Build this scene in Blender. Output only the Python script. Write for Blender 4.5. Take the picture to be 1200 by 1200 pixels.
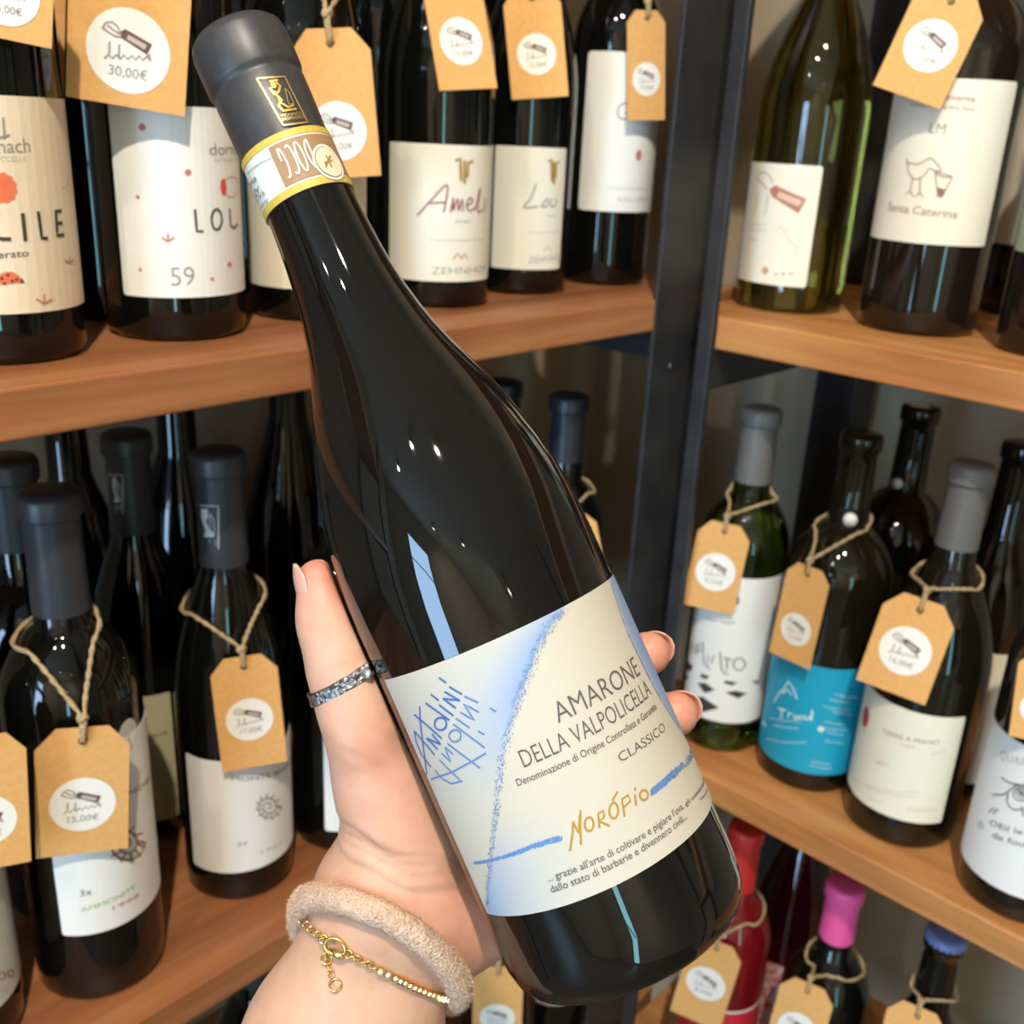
import bpy, bmesh, math, random
import numpy as np
from mathutils import Vector, Matrix

random.seed(7); np.random.seed(7)
sc = bpy.context.scene
COL = sc.collection
for o in list(bpy.data.objects): bpy.data.objects.remove(o)

# ------------------------------------------------------------------ camera
# World axes: +X runs along the left shelves (away), +Y points at the left wall, Z up.
EYE = Vector((0.0, 0.0, 1.45))
A = math.radians(47.5)
R0 = Matrix(((0.99871373, -0.05070393, 0.0), (0.01781524, 0.35090615, -0.93624115), (0.0474711, 0.93503689, 0.35135809)))
B0 = Matrix(((math.cos(A), math.sin(A), 0), (-math.sin(A), math.cos(A), 0), (0, 0, 1)))
CR = B0 @ R0                                   # camera -> world rotation
F = 1200.0
cam_d = bpy.data.cameras.new('camera'); cam = bpy.data.objects.new('camera', cam_d); COL.objects.link(cam)
M4 = CR.to_4x4(); M4.translation = EYE; cam.matrix_world = M4
cam_d.sensor_width = 36; cam_d.lens = 36.0; cam_d.clip_start = 0.01
cam_d.dof.use_dof = True; cam_d.dof.focus_distance = 0.295; cam_d.dof.aperture_fstop = 19
sc.camera = cam

# ------------------------------------------------------------------ colour management, world
sc.view_settings.view_transform = 'Standard'; sc.view_settings.look = 'None'
sc.view_settings.gamma = 1; sc.view_settings.use_curve_mapping = False
sc.view_settings.exposure = -0.12
w = bpy.data.worlds.new('world'); sc.world = w; w.use_nodes = True
w.node_tree.nodes['Background'].inputs[0].default_value = (0.45, 0.62, 1.0, 1)
w.node_tree.nodes['Background'].inputs[1].default_value = 1.0

WIN_E, LAMP_W = 21.0, 84.0
LAMPS = [(-0.84, -0.09, 0.28, 0), (-0.36, -0.38, 1.45, 0), (-1.7, 0.15, 0.12, 0), (-1.5, -1.5, 0.8, 1), (-2.3, -0.9, 0.9, 1), (-0.7, -2.3, 0.9, 1)]   # x, y, strength, 1 = lights the room behind

# ------------------------------------------------------------------ helpers
def ray(px, py):                               # direction (world) of a line of sight; depth along it is 1
    return CR @ Vector(((px - 600) / F, (600 - py) / F, -1.0))
def at_z(px, py, z):
    d = ray(px, py); return EYE + d * ((z - EYE.z) / d.z)
def at_d(px, py, d): return EYE + ray(px, py) * d

MATS = {}
def srgb(r, g, b):
    f = lambda c: (c / 255 / 12.92) if c / 255 <= .04045 else ((c / 255 + .055) / 1.055) ** 2.4
    return (f(r), f(g), f(b))
def mat(name, col=(.5, .5, .5), rough=.5, metal=0, spec=.5, noise=None, bump=None, trans=0, emit=None, ior=1.5, coat=0, sss=0):
    if name in MATS: return MATS[name]
    m = bpy.data.materials.new(name); m.use_nodes = True
    nt = m.node_tree; p = nt.nodes['Principled BSDF']
    p.inputs['Base Color'].default_value = (*col, 1); p.inputs['Roughness'].default_value = rough
    p.inputs['Metallic'].default_value = metal; p.inputs['Specular IOR Level'].default_value = spec
    p.inputs['IOR'].default_value = ior; p.inputs['Transmission Weight'].default_value = trans
    p.inputs['Coat Weight'].default_value = coat
    if sss:
        p.inputs['Subsurface Weight'].default_value = sss; p.inputs['Subsurface Radius'].default_value = (1, .35, .2)
        p.inputs['Subsurface Scale'].default_value = .004
    if emit:
        p.inputs['Emission Color'].default_value = (*emit[0], 1); p.inputs['Emission Strength'].default_value = emit[1]
    if noise or bump:
        tc = nt.nodes.new('ShaderNodeTexCoord')
    if noise:                                   # (second colour, scale, detail)
        c2, scale, det = noise
        n = nt.nodes.new('ShaderNodeTexNoise'); n.inputs['Scale'].default_value = scale; n.inputs['Detail'].default_value = det
        nt.links.new(tc.outputs['Object'], n.inputs['Vector'])
        r = nt.nodes.new('ShaderNodeValToRGB'); r.color_ramp.elements[0].position = .35; r.color_ramp.elements[1].position = .65
        r.color_ramp.elements[0].color = (*col, 1); r.color_ramp.elements[1].color = (*c2, 1)
        nt.links.new(n.outputs['Fac'], r.inputs['Fac']); nt.links.new(r.outputs['Color'], p.inputs['Base Color'])
    if bump:                                    # (scale, strength, distance)
        n = nt.nodes.new('ShaderNodeTexNoise'); n.inputs['Scale'].default_value = bump[0]; n.inputs['Detail'].default_value = 4
        nt.links.new(tc.outputs['Object'], n.inputs['Vector'])
        b = nt.nodes.new('ShaderNodeBump'); b.inputs['Strength'].default_value = bump[1]; b.inputs['Distance'].default_value = bump[2]
        nt.links.new(n.outputs['Fac'], b.inputs['Height']); nt.links.new(b.outputs['Normal'], p.inputs['Normal'])
    MATS[name] = m; return m

def wood_mat(name, axis, c1, c2, c3):
    m = bpy.data.materials.new(name); m.use_nodes = True; nt = m.node_tree; p = nt.nodes['Principled BSDF']
    tc = nt.nodes.new('ShaderNodeTexCoord'); mp = nt.nodes.new('ShaderNodeMapping')
    s = [1, 1, 1]; s[axis] = .06; mp.inputs['Scale'].default_value = s
    nt.links.new(tc.outputs['Object'], mp.inputs['Vector'])
    n1 = nt.nodes.new('ShaderNodeTexNoise'); n1.inputs['Scale'].default_value = 38; n1.inputs['Detail'].default_value = 5; n1.inputs['Distortion'].default_value = .6
    n2 = nt.nodes.new('ShaderNodeTexNoise'); n2.inputs['Scale'].default_value = 240; n2.inputs['Detail'].default_value = 3
    n3 = nt.nodes.new('ShaderNodeTexNoise'); n3.inputs['Scale'].default_value = 7
    nt.links.new(mp.outputs['Vector'], n1.inputs['Vector']); nt.links.new(mp.outputs['Vector'], n2.inputs['Vector'])
    nt.links.new(tc.outputs['Object'], n3.inputs['Vector'])
    r = nt.nodes.new('ShaderNodeValToRGB'); e = r.color_ramp.elements
    e[0].position = .3; e[0].color = (*c1, 1); e[1].position = .72; e[1].color = (*c2, 1)
    e2 = e.new(.5); e2.color = (*c3, 1)
    nt.links.new(n1.outputs['Fac'], r.inputs['Fac'])
    mx = nt.nodes.new('ShaderNodeMix'); mx.data_type = 'RGBA'; mx.blend_type = 'MULTIPLY'; mx.inputs['Factor'].default_value = .35
    nt.links.new(r.outputs['Color'], mx.inputs['A']); nt.links.new(n2.outputs['Color'], mx.inputs['B'])
    g = nt.nodes.new('ShaderNodeMix'); g.data_type = 'RGBA'; g.blend_type = 'MULTIPLY'
    rr = nt.nodes.new('ShaderNodeValToRGB'); rr.color_ramp.elements[0].position = .3; rr.color_ramp.elements[1].position = .7
    rr.color_ramp.elements[0].color = (.78, .72, .68, 1); rr.color_ramp.elements[1].color = (1, 1, 1, 1)
    nt.links.new(n3.outputs['Fac'], rr.inputs['Fac'])
    g.inputs['Factor'].default_value = 1; nt.links.new(mx.outputs['Result'], g.inputs['A']); nt.links.new(rr.outputs['Color'], g.inputs['B'])
    nt.links.new(g.outputs['Result'], p.inputs['Base Color'])
    b = nt.nodes.new('ShaderNodeBump'); b.inputs['Strength'].default_value = .15; b.inputs['Distance'].default_value = .001
    nt.links.new(n2.outputs['Fac'], b.inputs['Height']); nt.links.new(b.outputs['Normal'], p.inputs['Normal'])
    p.inputs['Roughness'].default_value = .42
    return m

def link(name, me, material=None, parent=None, smooth=False, loc=None):
    o = bpy.data.objects.new(name, me); COL.objects.link(o)
    if material is not None and me is not None: me.materials.append(material)
    if parent is not None: o.parent = parent
    if smooth: me.shade_smooth()
    if loc is not None: o.location = loc
    return o
def mesh(name, verts, faces):
    me = bpy.data.meshes.new(name); me.from_pydata([tuple(v) for v in verts], [], faces); me.update(); return me
def empty(name, loc=(0, 0, 0)):
    o = bpy.data.objects.new(name, None); o.empty_display_size = .02; COL.objects.link(o); o.location = loc; return o
def tag(o, label, cat, group=None, kind=None):
    o['label'] = label; o['category'] = cat
    if group: o['group'] = group
    if kind: o['kind'] = kind
    return o
def structure(o): o['kind'] = 'structure'; return o
def box_mesh(name, lo, hi, bevel=0):
    bm = bmesh.new(); bmesh.ops.create_cube(bm, size=1)
    for v in bm.verts:
        v.co = Vector([lo[i] + (v.co[i] + .5) * (hi[i] - lo[i]) for i in range(3)])
    if bevel: bmesh.ops.bevel(bm, geom=bm.edges[:], offset=bevel, segments=3, profile=.5, affect='EDGES')
    me = bpy.data.meshes.new(name); bm.to_mesh(me); bm.free(); return me
def box(name, lo, hi, m, parent=None, bevel=0):
    o = link(name, box_mesh(name, lo, hi, bevel), m, parent); return o
def lathe_mesh(name, prof, seg=40, jitter=None):
    V, Fc = [], []
    for (r, z) in prof:
        for k in range(seg):
            a = 2 * math.pi * k / seg; V.append((r * math.cos(a), r * math.sin(a), z))
    n = len(prof)
    for i in range(n - 1):
        for k in range(seg):
            k2 = (k + 1) % seg
            Fc.append((i * seg + k, i * seg + k2, (i + 1) * seg + k2, (i + 1) * seg + k))
    Fc.append(tuple(range(seg - 1, -1, -1))); Fc.append(tuple((n - 1) * seg + k for k in range(seg)))
    me = mesh(name, V, Fc); me.shade_smooth()
    return me
def sharp(me, ang=40):
    me.set_sharp_from_angle(angle=math.radians(ang)); return me
def catmull(pts, n=8, closed=False):
    P = [Vector(p) for p in pts]; out = []
    m = len(P); rng = range(m if closed else m - 1)
    for i in rng:
        if closed: p0, p1, p2, p3 = P[(i - 1) % m], P[i], P[(i + 1) % m], P[(i + 2) % m]
        else: p0, p1, p2, p3 = P[max(i - 1, 0)], P[i], P[i + 1], P[min(i + 2, m - 1)]
        for k in range(n):
            t = k / n
            out.append(.5 * ((2 * p1) + (p2 - p0) * t + (2 * p0 - 5 * p1 + 4 * p2 - p3) * t * t + (3 * p1 - p0 - 3 * p2 + p3) * t ** 3))
    if not closed: out.append(P[-1].copy())
    return out
def tube_mesh(name, pts, r, seg=8, closed=False, twist=0, lobes=0):
    P = [Vector(p) for p in pts]; n = len(P); V, Fc = [], []
    up = None
    for i in range(n):
        t = (P[(i + 1) % n] - P[i - 1]) if closed else (P[min(i + 1, n - 1)] - P[max(i - 1, 0)])
        if t.length < 1e-9: t = Vector((0, 0, 1))
        t.normalize()
        if up is None: up = t.orthogonal().normalized()
        up = (up - t * up.dot(t)); up = up.normalized() if up.length > 1e-6 else t.orthogonal().normalized()
        sd = t.cross(up); rr = r(i / (n - 1)) if callable(r) else r
        for k in range(seg):
            a = 2 * math.pi * k / seg
            q = rr * (1 + (.28 * math.cos(lobes * a + twist * i) if lobes else 0))
            V.append(P[i] + up * (q * math.cos(a)) + sd * (q * math.sin(a)))
    for i in range(n if closed else n - 1):
        j = (i + 1) % n
        for k in range(seg):
            k2 = (k + 1) % seg; Fc.append((i * seg + k, i * seg + k2, j * seg + k2, j * seg + k))
    if not closed: Fc.append(tuple(range(seg - 1, -1, -1))); Fc.append(tuple((n - 1) * seg + k for k in range(seg)))
    me = mesh(name, V, Fc); me.shade_smooth(); return me

# ------------------------------------------------------------------ materials
PINE_L = wood_mat('pine_board_left', 0, srgb(146, 90, 54), srgb(212, 148, 98), srgb(184, 120, 76))
PINE_R = wood_mat('pine_board_right', 1, srgb(190, 122, 66), srgb(246, 186, 122), srgb(224, 156, 94))
STEEL = mat('black_steel', (.022, .022, .024), .45, noise=((.034, .034, .036), 30, 3))
PLASTER = mat('greige_plaster', srgb(176, 160, 136), .9, noise=(srgb(162, 146, 122), 6, 4), bump=(60, .1, .002))
GLASS_K = mat('black_glass', (.0035, .0038, .003), .035, spec=.5)
GLASS_B = mat('brown_black_glass', (.012, .008, .005), .05)
GLASS_O = mat('olive_glass', (.32, .27, .045), .02, trans=1)
GLASS_G = mat('green_glass', (.20, .42, .04), .02, trans=1)
GLASS_R = mat('red_wine_glass', (.55, .02, .03), .03, trans=.75)
GLASS_D = mat('dark_olive_glass', (.010, .0085, .004), .03, trans=.1)
CAP_K = mat('matte_black_foil', srgb(52, 52, 54), .42, noise=(srgb(60, 60, 62), 500, 2))
CAP_BG = mat('dark_grey_foil', srgb(50, 52, 56), .4)
CAP_G = mat('mid_grey_foil', srgb(104, 102, 100), .45)
CAP_N = mat('navy_foil', srgb(38, 42, 52), .4)
PAPER = mat('white_paper', srgb(238, 236, 230), .75)
CREAM = mat('cream_paper', srgb(238, 230, 205), .75)
KRAFT = mat('kraft_card', srgb(226, 172, 104), .8, noise=(srgb(219, 164, 97), 300, 4))
STICK = mat('sticker_white', srgb(240, 236, 228), .6)
TWINE = mat('jute_twine', srgb(196, 172, 132), .9, noise=(srgb(160, 134, 96), 900, 2))
INK = {}
def ink(r, g, b, rough=.7, metal=0):
    k = (r, g, b, metal)
    if k not in INK: INK[k] = mat('ink_%d_%d_%d' % (r, g, b) + ('_foil' if metal else ''), srgb(r, g, b), rough, metal)
    return INK[k]

# ------------------------------------------------------------------ the room
YW, XW = .80, 1.02                               # left wall plane, right wall plane
XB, YB, ZC = -3.2, -3.2, 2.8
def slab(name, lo, hi, m): return structure(box(name, lo, hi, m))
FLOORM = mat('floor_tiles', srgb(120, 104, 88), .4, noise=(srgb(104, 90, 76), 5, 3))
CEILM = mat('ceiling_paint', srgb(226, 218, 204), .9)
WALLM = mat('shop_wall_paint', srgb(206, 194, 176), .9)
slab('floor', (XB, YB, -.1), (XW + .1, YW + .1, 0), FLOORM)
slab('ceiling', (XB, YB, ZC), (XW + .1, YW + .1, ZC + .1), CEILM)
slab('wall_left', (XB, YW, 0), (XW + .1, YW + .1, ZC), PLASTER)
slab('wall_right', (XW, YB, 0), (XW + .1, YW, ZC), PLASTER)
# rear walls with real openings for the shop window and the narrow glazed door
def wall_with_hole(name, axis, pos, lo, hi, h0, h1, z0, z1):
    V = []
    bm = bmesh.new()
    def bx(a0, a1, c0, c1):
        l = [0, 0, c0]; h = [0, 0, c1]; b = 1 - axis
        l[axis] = pos - .1; h[axis] = pos; l[b] = a0; h[b] = a1
        t = bmesh.ops.create_cube(bm, size=1)
        for v in t['verts']: v.co = Vector([l[i] + (v.co[i] + .5) * (h[i] - l[i]) for i in range(3)])
    bx(lo, h0, 0, ZC); bx(h1, hi, 0, ZC); bx(h0, h1, 0, z0); bx(h0, h1, z1, ZC)
    me = bpy.data.meshes.new(name); bm.to_mesh(me); bm.free()
    return structure(link(name, me, WALLM))
W1 = (-.75, .05, .35, 2.25); W2 = (-2.15, -1.75, .1, 2.2)
wall_with_hole('wall_back', 0, XB, YB, YW, *W1)
wall_with_hole('wall_side', 1, YB, XB, XW, *W2)
SKYP = mat('sky_lit_pane', (0, 0, 0), .3, emit=((.42, .68, 1.0), WIN_E))
SKYT = mat('teal_lit_pane', (0, 0, 0), .3, emit=((.35, .85, .95), WIN_E * .6))
def window(name, axis, pos, h0, h1, z0, z1, m, bars):
    e = structure(empty(name)); b = 1 - axis
    def part(nm, a0, a1, c0, c1, d0, d1, mm):
        l = [0, 0, c0]; h = [0, 0, c1]; l[axis] = pos + d0; h[axis] = pos + d1; l[b] = a0; h[b] = a1
        return box(nm, l, h, mm, e)
    part(name.replace('window', 'pane_of_window'), h0, h1, z0, z1, -.06, -.05, m)
    t = .035
    part('frame_rail', h0, h1, z0, z0 + t, -.08, .01, STEEL); part('frame_rail', h0, h1, z1 - t, z1, -.08, .01, STEEL)
    part('frame_stile', h0, h0 + t, z0 + t, z1 - t, -.08, .01, STEEL); part('frame_stile', h1 - t, h1, z0 + t, z1 - t, -.08, .01, STEEL)
    for zb in bars: part('glazing_bar', h0 + t, h1 - t, zb, zb + .025, -.07, 0, STEEL)
window('window_1_offscreen', 0, XB, *W1, SKYP, [1.75])
window('window_2_offscreen', 1, YB, *W2, SKYT, [1.2])

for i, (lx, ly, s, back) in enumerate(LAMPS):
    where, said = [('behind_the_holder', 'behind the person holding the bottle'), ('over_the_shelves', 'aimed at the corner of the two shelves'), ('beside_the_shop_window', 'beside the tall shop window'), ('over_the_shop_floor', 'over the middle of the shop floor'), ('facing_the_shop_window', 'facing the shop window wall'), ('beside_the_glass_door', 'near the narrow teal glass door')][i]
    e = tag(empty('ceiling_spot_lamp_%s_offscreen' % where, (lx, ly, ZC)), 'small black ceiling spot lamp ' + said, 'lamp', 'ceiling spot lamps')
    link('lamp_housing', lathe_mesh('lamp_housing', [(.03, -.001), (.03, -.09), (.045, -.10), (.045, -.13), (.040, -.13), (.038, -.105)], 24), STEEL, e)
    link('lamp_bulb_%s_offscreen' % where, lathe_mesh('lamp_bulb', [(.034, -.115), (.034, -.119)], 24), mat('bulb_glass', (.9, .9, .9), .2, emit=((1, .86, .66), 60)), e)
    L = bpy.data.lights.new('spot_light_%s_offscreen' % where, 'SPOT'); L.energy = LAMP_W * s; L.color = (1.0, .89, .74); L.shadow_soft_size = .022
    L.spot_size = math.radians(150 if back else 100); L.spot_blend = .6
    lo = bpy.data.objects.new(L.name, L); COL.objects.link(lo); lo.parent = e; lo.location = (0, 0, -.15)
    d = (Vector((-2.6, -2.6, .9)) if back else Vector((.55, .35, 1.0))) - Vector((lx, ly, ZC - .15)); lo.rotation_euler = d.to_track_quat('-Z', 'Y').to_euler()

# ------------------------------------------------------------------ shelving units
ZL = [1.45 - .2565 * .457, 1.45 - 1.0975 * .457, 1.45 - 1.0975 * .457 - .384]      # top faces, left unit
ZR = [1.45 - .188 * .666, 1.45 - .764 * .666, 1.45 - .764 * .666 - .384]
YF, XF, TH = .457, .666, .0242                  # front planes of the left and right unit, board thickness
def board(poly, z, m, label):
    """a thick plank with eased edges; poly is its outline seen from above"""
    bm = bmesh.new(); c = Vector((poly[0][0], poly[0][1], z - TH))
    f = bm.faces.new([bm.verts.new((x - c.x, y - c.y, 0)) for x, y in poly])
    r = bmesh.ops.extrude_face_region(bm, geom=[f])
    for v in r['geom']:
        if isinstance(v, bmesh.types.BMVert): v.co.z += TH
    bmesh.ops.recalc_face_normals(bm, faces=bm.faces[:])
    bmesh.ops.bevel(bm, geom=bm.edges[:], offset=.0018, segments=3, profile=.5, affect='EDGES')
    me = bpy.data.meshes.new('shelf_board'); bm.to_mesh(me); bm.free()
    return tag(link('shelf_board', me, m, loc=c), label, 'shelf')
def child_box(nm, lo, hi, m, p, bevel=0):
    L = p.location; return box(nm, [lo[i] - L[i] for i in range(3)], [hi[i] - L[i] for i in range(3)], m, p, bevel)
POLY_L = [(-.75, YF), (.6495, YF), (.6495, YF + .0045), (.775, YF + .0045), (.775, YW - .034), (-.75, YW - .034)]
POLY_R = [(XF, .4125), (XF, -.75), (XW - .07, -.75), (XW - .07, .455), (.724, .455), (.673, .4255), (.673, .4125)]
ZTL, ZTR = ZL[0] + .40, ZR[0] + .40
for z, lab in zip(ZL + [ZTL], ['brown pine shelf board under the FACILE and LOUIS bottles', 'brown pine shelf board under the two ammonite label bottles', 'lowest brown pine shelf board in the shade', 'brown pine shelf board above the FACILE bottle']):
    board(POLY_L, z, PINE_L, lab)
for z, lab in zip(ZR + [ZTR], ['orange pine shelf board under the bird label bottle', 'orange pine shelf board under the blue label bottle', 'lowest orange pine shelf board under the pink capsule bottle', 'orange pine shelf board above the bird label bottle']):
    board(POLY_R, z, PINE_R, lab)
def end_frame(label, posts, bars):
    e = tag(empty('steel_rack', posts[0][0]), label, 'rack')
    for lo, hi in posts: child_box('post', lo, hi, STEEL, e, .001)
    for lo, hi in bars: child_box('support_bar', lo, hi, STEEL, e)
    return e
fl = end_frame('broad black steel post frame carrying the brown boards', [((.650, YF, 0), (.722, YF + .004, 2.0)), ((.690, YW - .033, 0), (.722, YW - .005, 2.0))],
    [((.692, YF + .0045, z - TH - .032), (.722, YW - .033, z - TH)) for z in ZL + [ZTL]])
for zz in (ZL[0] - .055, ZL[0] + .33): link('screw_head', lathe_mesh('screw_head', [(.0035, 0), (.003, .001), (.001, .0014)], 12), mat('screw_steel', (.25, .25, .25), .4, metal=1), fl).matrix_local = Matrix.Translation(Vector((.678, YF, zz)) - fl.location) @ Matrix.Rotation(math.radians(90), 4, 'X')
end_frame('black steel end frame of the brown boards away from the corner', [((-.79, YF, 0), (-.751, YF + .03, 2.0)), ((-.79, YW - .033, 0), (-.751, YW - .005, 2.0))],
    [((-.79, YF + .03, z - TH - .032), (-.735, YW - .033, z - TH)) for z in ZL + [ZTL]])
end_frame('narrow black steel post frame carrying the orange boards', [((XF - .004, .4130, 0), (XF + .0025, .4255, 2.0)), ((XW - .066, .425, 0), (XW - .02, .468, 2.0))],
    [((XF + .003, .4132, z - TH - .032), (XW - .066, .4252, z - TH)) for z in ZR + [ZTR]])
end_frame('black steel end frame of the orange boards away from the corner', [((XF - .002, -.79, 0), (XF + .03, -.751, 2.0)), ((XW - .066, -.79, 0), (XW - .02, -.751, 2.0))],
    [((XF + .03, -.79, z - TH - .032), (XW - .066, -.735, z - TH)) for z in ZR + [ZTR]])

# ------------------------------------------------------------------ bottles
def smooth(a, b, t): t = max(0, min(1, t)); t = t * t * (3 - 2 * t); return a + (b - a) * t
def profile(kind, R, H):
    P = [(.001, .004), (R * .55, .003), (R - .006, 0), (R - .002, .0012), (R, .005)]
    nr = .0150
    if kind == 'bordeaux':
        zs, zn = .62 * H, .76 * H
        P += [(R, .02), (R, zs * .5), (R, zs)]
        for i in range(1, 11):
            t = i / 10; a = t * math.pi / 2
            r = nr + (R - nr) * (math.cos(a) ** .95 if t < 1 else 0) * (1 - .12 * t * (1 - t)); z = zs + (zn - zs) * (.62 * math.sin(a) + .38 * t * t)
            P.append((r, z))
    elif kind == 'burgundy':
        zs, zn = .46 * H, .76 * H
        P += [(R, .02), (R, zs * .5), (R, zs)]
        for i in range(1, 13):
            t = i / 12; P.append((nr + (R - nr) * (1 - t) ** 1.15 * (1 + 1.15 * t), zs + (zn - zs) * t))
    elif kind == 'sekt':
        zs, zn = .40 * H, .80 * H
        P += [(R, .02), (R, zs * .5), (R, zs)]
        for i in range(1, 13):
            t = i / 12; P.append((nr + (R - nr) * (1 - t) ** 1.25 * (1 + 1.25 * t), zs + (zn - zs) * t))
    P += [(nr - .0006, .86 * H), (nr - .001, .93 * H), (nr - .001, H - .014), (nr + .0012, H - .0125), (nr + .0012, H - .003), (nr, H - .0005), (.010, H)]
    return P
def radius_at(prof, z):
    for (r0, z0), (r1, z1) in zip(prof[2:], prof[3:]):
        if z0 <= z <= z1 and z1 > z0: return r0 + (r1 - r0) * (z - z0) / (z1 - z0)
    return prof[4][0]
class Bottle: pass
BOT = {}
def bottle(key, label, pos, z, R, H, kind, glass, cap=None, caplen=0, prof=None, group=None):
    b = Bottle(); b.R, b.H = R, H
    b.prof = prof or profile(kind, R, H)
    e = empty('wine_bottle', (pos[0], pos[1], z)); b.e = e; b.M = Matrix.Translation(e.location)
    tag(e, label, 'bottle', group)
    link('glass_body', lathe_mesh('glass_body', b.prof, 48), glass, e)
    if cap:
        cp = [(r + .0005, zz) for r, zz in b.prof if H - caplen < zz <= H - .0004]
        cp = [(radius_at(b.prof, H - caplen) + .0005, H - caplen)] + cp + [(.0125, H + .0006), (.001, H + .0006)]
        cp = [(cp[0][0] - .0006, cp[0][1])] + cp
        link('capsule', sharp(lathe_mesh('capsule', cp, 40), 50), cap, e)
    frame(b); BOT[key] = b; return b
def frame(b):
    b.Mi = b.M.inverted(); c = b.Mi @ EYE; b.face = math.atan2(c.y, c.x)
def uv(b, px, py, R=None):                       # line of sight -> (arc length from the viewer-side meridian, height)
    R = R or b.R; o = b.Mi @ EYE; d = b.Mi.to_3x3() @ ray(px, py)
    a = d.x ** 2 + d.y ** 2; bb = o.x * d.x + o.y * d.y; cc = o.x ** 2 + o.y ** 2 - R * R
    q = bb * bb - a * cc
    t = (-bb - math.sqrt(max(q, 0))) / a; p = o + d * t
    an = math.atan2(p.y, p.x) - b.face; an = (an + math.pi) % (2 * math.pi) - math.pi
    return an * R, p.z
def wrap(b, u, v, off=0, R=None):
    R = R or b.R; a = b.face + u / R; return Vector(((R + off) * math.cos(a), (R + off) * math.sin(a), v))
def patch(b, name, u0, u1, v0, v1, m, off=.0004, R=None, parent=None, corner=.0015, lab=None):
    """a paper label bent round the glass: a thin closed shell"""
    n = 24; V, Fc = [], []
    R = R or b.R
    rows = [v0, v0 + corner * .3, v0 + corner, (v0 + v1) / 2, v1 - corner, v1 - corner * .3, v1]
    ins = [corner, corner * .3, 0, 0, 0, corner * .3, corner]
    for v, q in zip(rows, ins):
        for k in range(n + 1):
            u = u0 + q + (u1 - u0 - 2 * q) * k / n; V.append(wrap(b, u, v, off, R))
    nr = len(rows); base = len(V)
    for v, q in zip(rows, ins):
        for k in range(n + 1):
            u = u0 + q + (u1 - u0 - 2 * q) * k / n; V.append(wrap(b, u, v, off - .0003, R))
    for i in range(nr - 1):
        for k in range(n):
            a0 = i * (n + 1) + k; Fc.append((a0, a0 + 1, a0 + n + 2, a0 + n + 1)); Fc.append((base + a0, base + a0 + n + 1, base + a0 + n + 2, base + a0 + 1))
    for k in range(n):
        Fc.append((base + k, base + k + 1, k + 1, k)); t = (nr - 1) * (n + 1) + k; Fc.append((t, t + 1, base + t + 1, base + t))
    for i in range(nr - 1):
        a0 = i * (n + 1); Fc.append((a0, a0 + n + 1, base + a0 + n + 1, base + a0)); a0 += n; Fc.append((a0, base + a0, base + a0 + n + 1, a0 + n + 1))
    o = link(name, mesh(name, V, Fc), m, parent or b.e)
    if lab: o['label'] = lab
    b.cur = o; return o
def plabel(b, pl, pr, pt, pb, m=PAPER, lab=None, name='paper_label', **k):
    """label whose left / right / top / bottom edges pass through the given lines of sight"""
    u0 = uv(b, *pl)[0] if pl else -b.R * 1.7; u1 = uv(b, *pr)[0] if pr else b.R * 1.7
    return patch(b, name, min(u0, u1), max(u0, u1), uv(b, *pb)[1], uv(b, *pt)[1], m, lab=lab, **k)

_tc = {}
def text_geo(s, shear=0, thin=0):
    k = (s, shear, thin)
    if k in _tc: return _tc[k]
    c = bpy.data.curves.new('t', 'FONT'); c.body = s; c.size = 1; c.resolution_u = 3; c.shear = shear; c.offset = thin
    o = bpy.data.objects.new('t', c); COL.objects.link(o)
    bpy.context.view_layer.update()
    dg = bpy.context.evaluated_depsgraph_get(); me = o.evaluated_get(dg).to_mesh()
    V = [v.co.copy() for v in me.vertices]; Fc = [tuple(p.vertices) for p in me.polygons]
    o.evaluated_get(dg).to_mesh_clear(); bpy.data.objects.remove(o); bpy.data.curves.remove(c)
    _tc[k] = (V, Fc); return _tc[k]
def cut_wide(V, Fc, step):
    """slice faces so that flat letters can bend"""
    bm = bmesh.new(); vs = [bm.verts.new((x, y, 0)) for x, y in V]
    for f in Fc:
        try: bm.faces.new([vs[i] for i in f])
        except ValueError: pass
    x0 = min(v[0] for v in V); x1 = max(v[0] for v in V); x = x0 + step
    while x < x1:
        bmesh.ops.bisect_plane(bm, geom=bm.verts[:] + bm.edges[:] + bm.faces[:], plane_co=(x, 0, 0), plane_no=(1, 0, 0)); x += step
    bm.verts.index_update(); V2 = [(v.co.x, v.co.y) for v in bm.verts]; F2 = [tuple(v.index for v in f.verts) for f in bm.faces]; bm.free(); return V2, F2
def print_on(b, name, V2, F2, m, off=.0006, R=None, parent=None):
    if V2 and max(v[0] for v in V2) - min(v[0] for v in V2) > .003: V2, F2 = cut_wide(V2, F2, .0025)
    return link(name, mesh(name, [wrap(b, u, v, off, R) for u, v in V2], F2), m, parent or getattr(b, 'cur', b.e))
def text(b, s, ps, pe, h, m, shear=0, thin=0, slant=True, R=None, parent=None, off=.0006):
    """lettering from line of sight ps to pe (both on the base line), h = height of a capital in metres"""
    V, Fc = text_geo(s, shear, thin)
    if not V: return
    us, vs = uv(b, *ps, R); ue, ve = uv(b, *pe, R)
    x0 = min(v.x for v in V); x1 = max(v.x for v in V); k = h / .72
    out = []
    for v in V:
        t = (v.x - x0) / (x1 - x0); out.append((us + (ue - us) * t, vs + (ve - vs) * t * (1 if slant else 0) + v.y * k))
    return print_on(b, 'lettering', out, Fc, m, off, R, parent)
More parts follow.
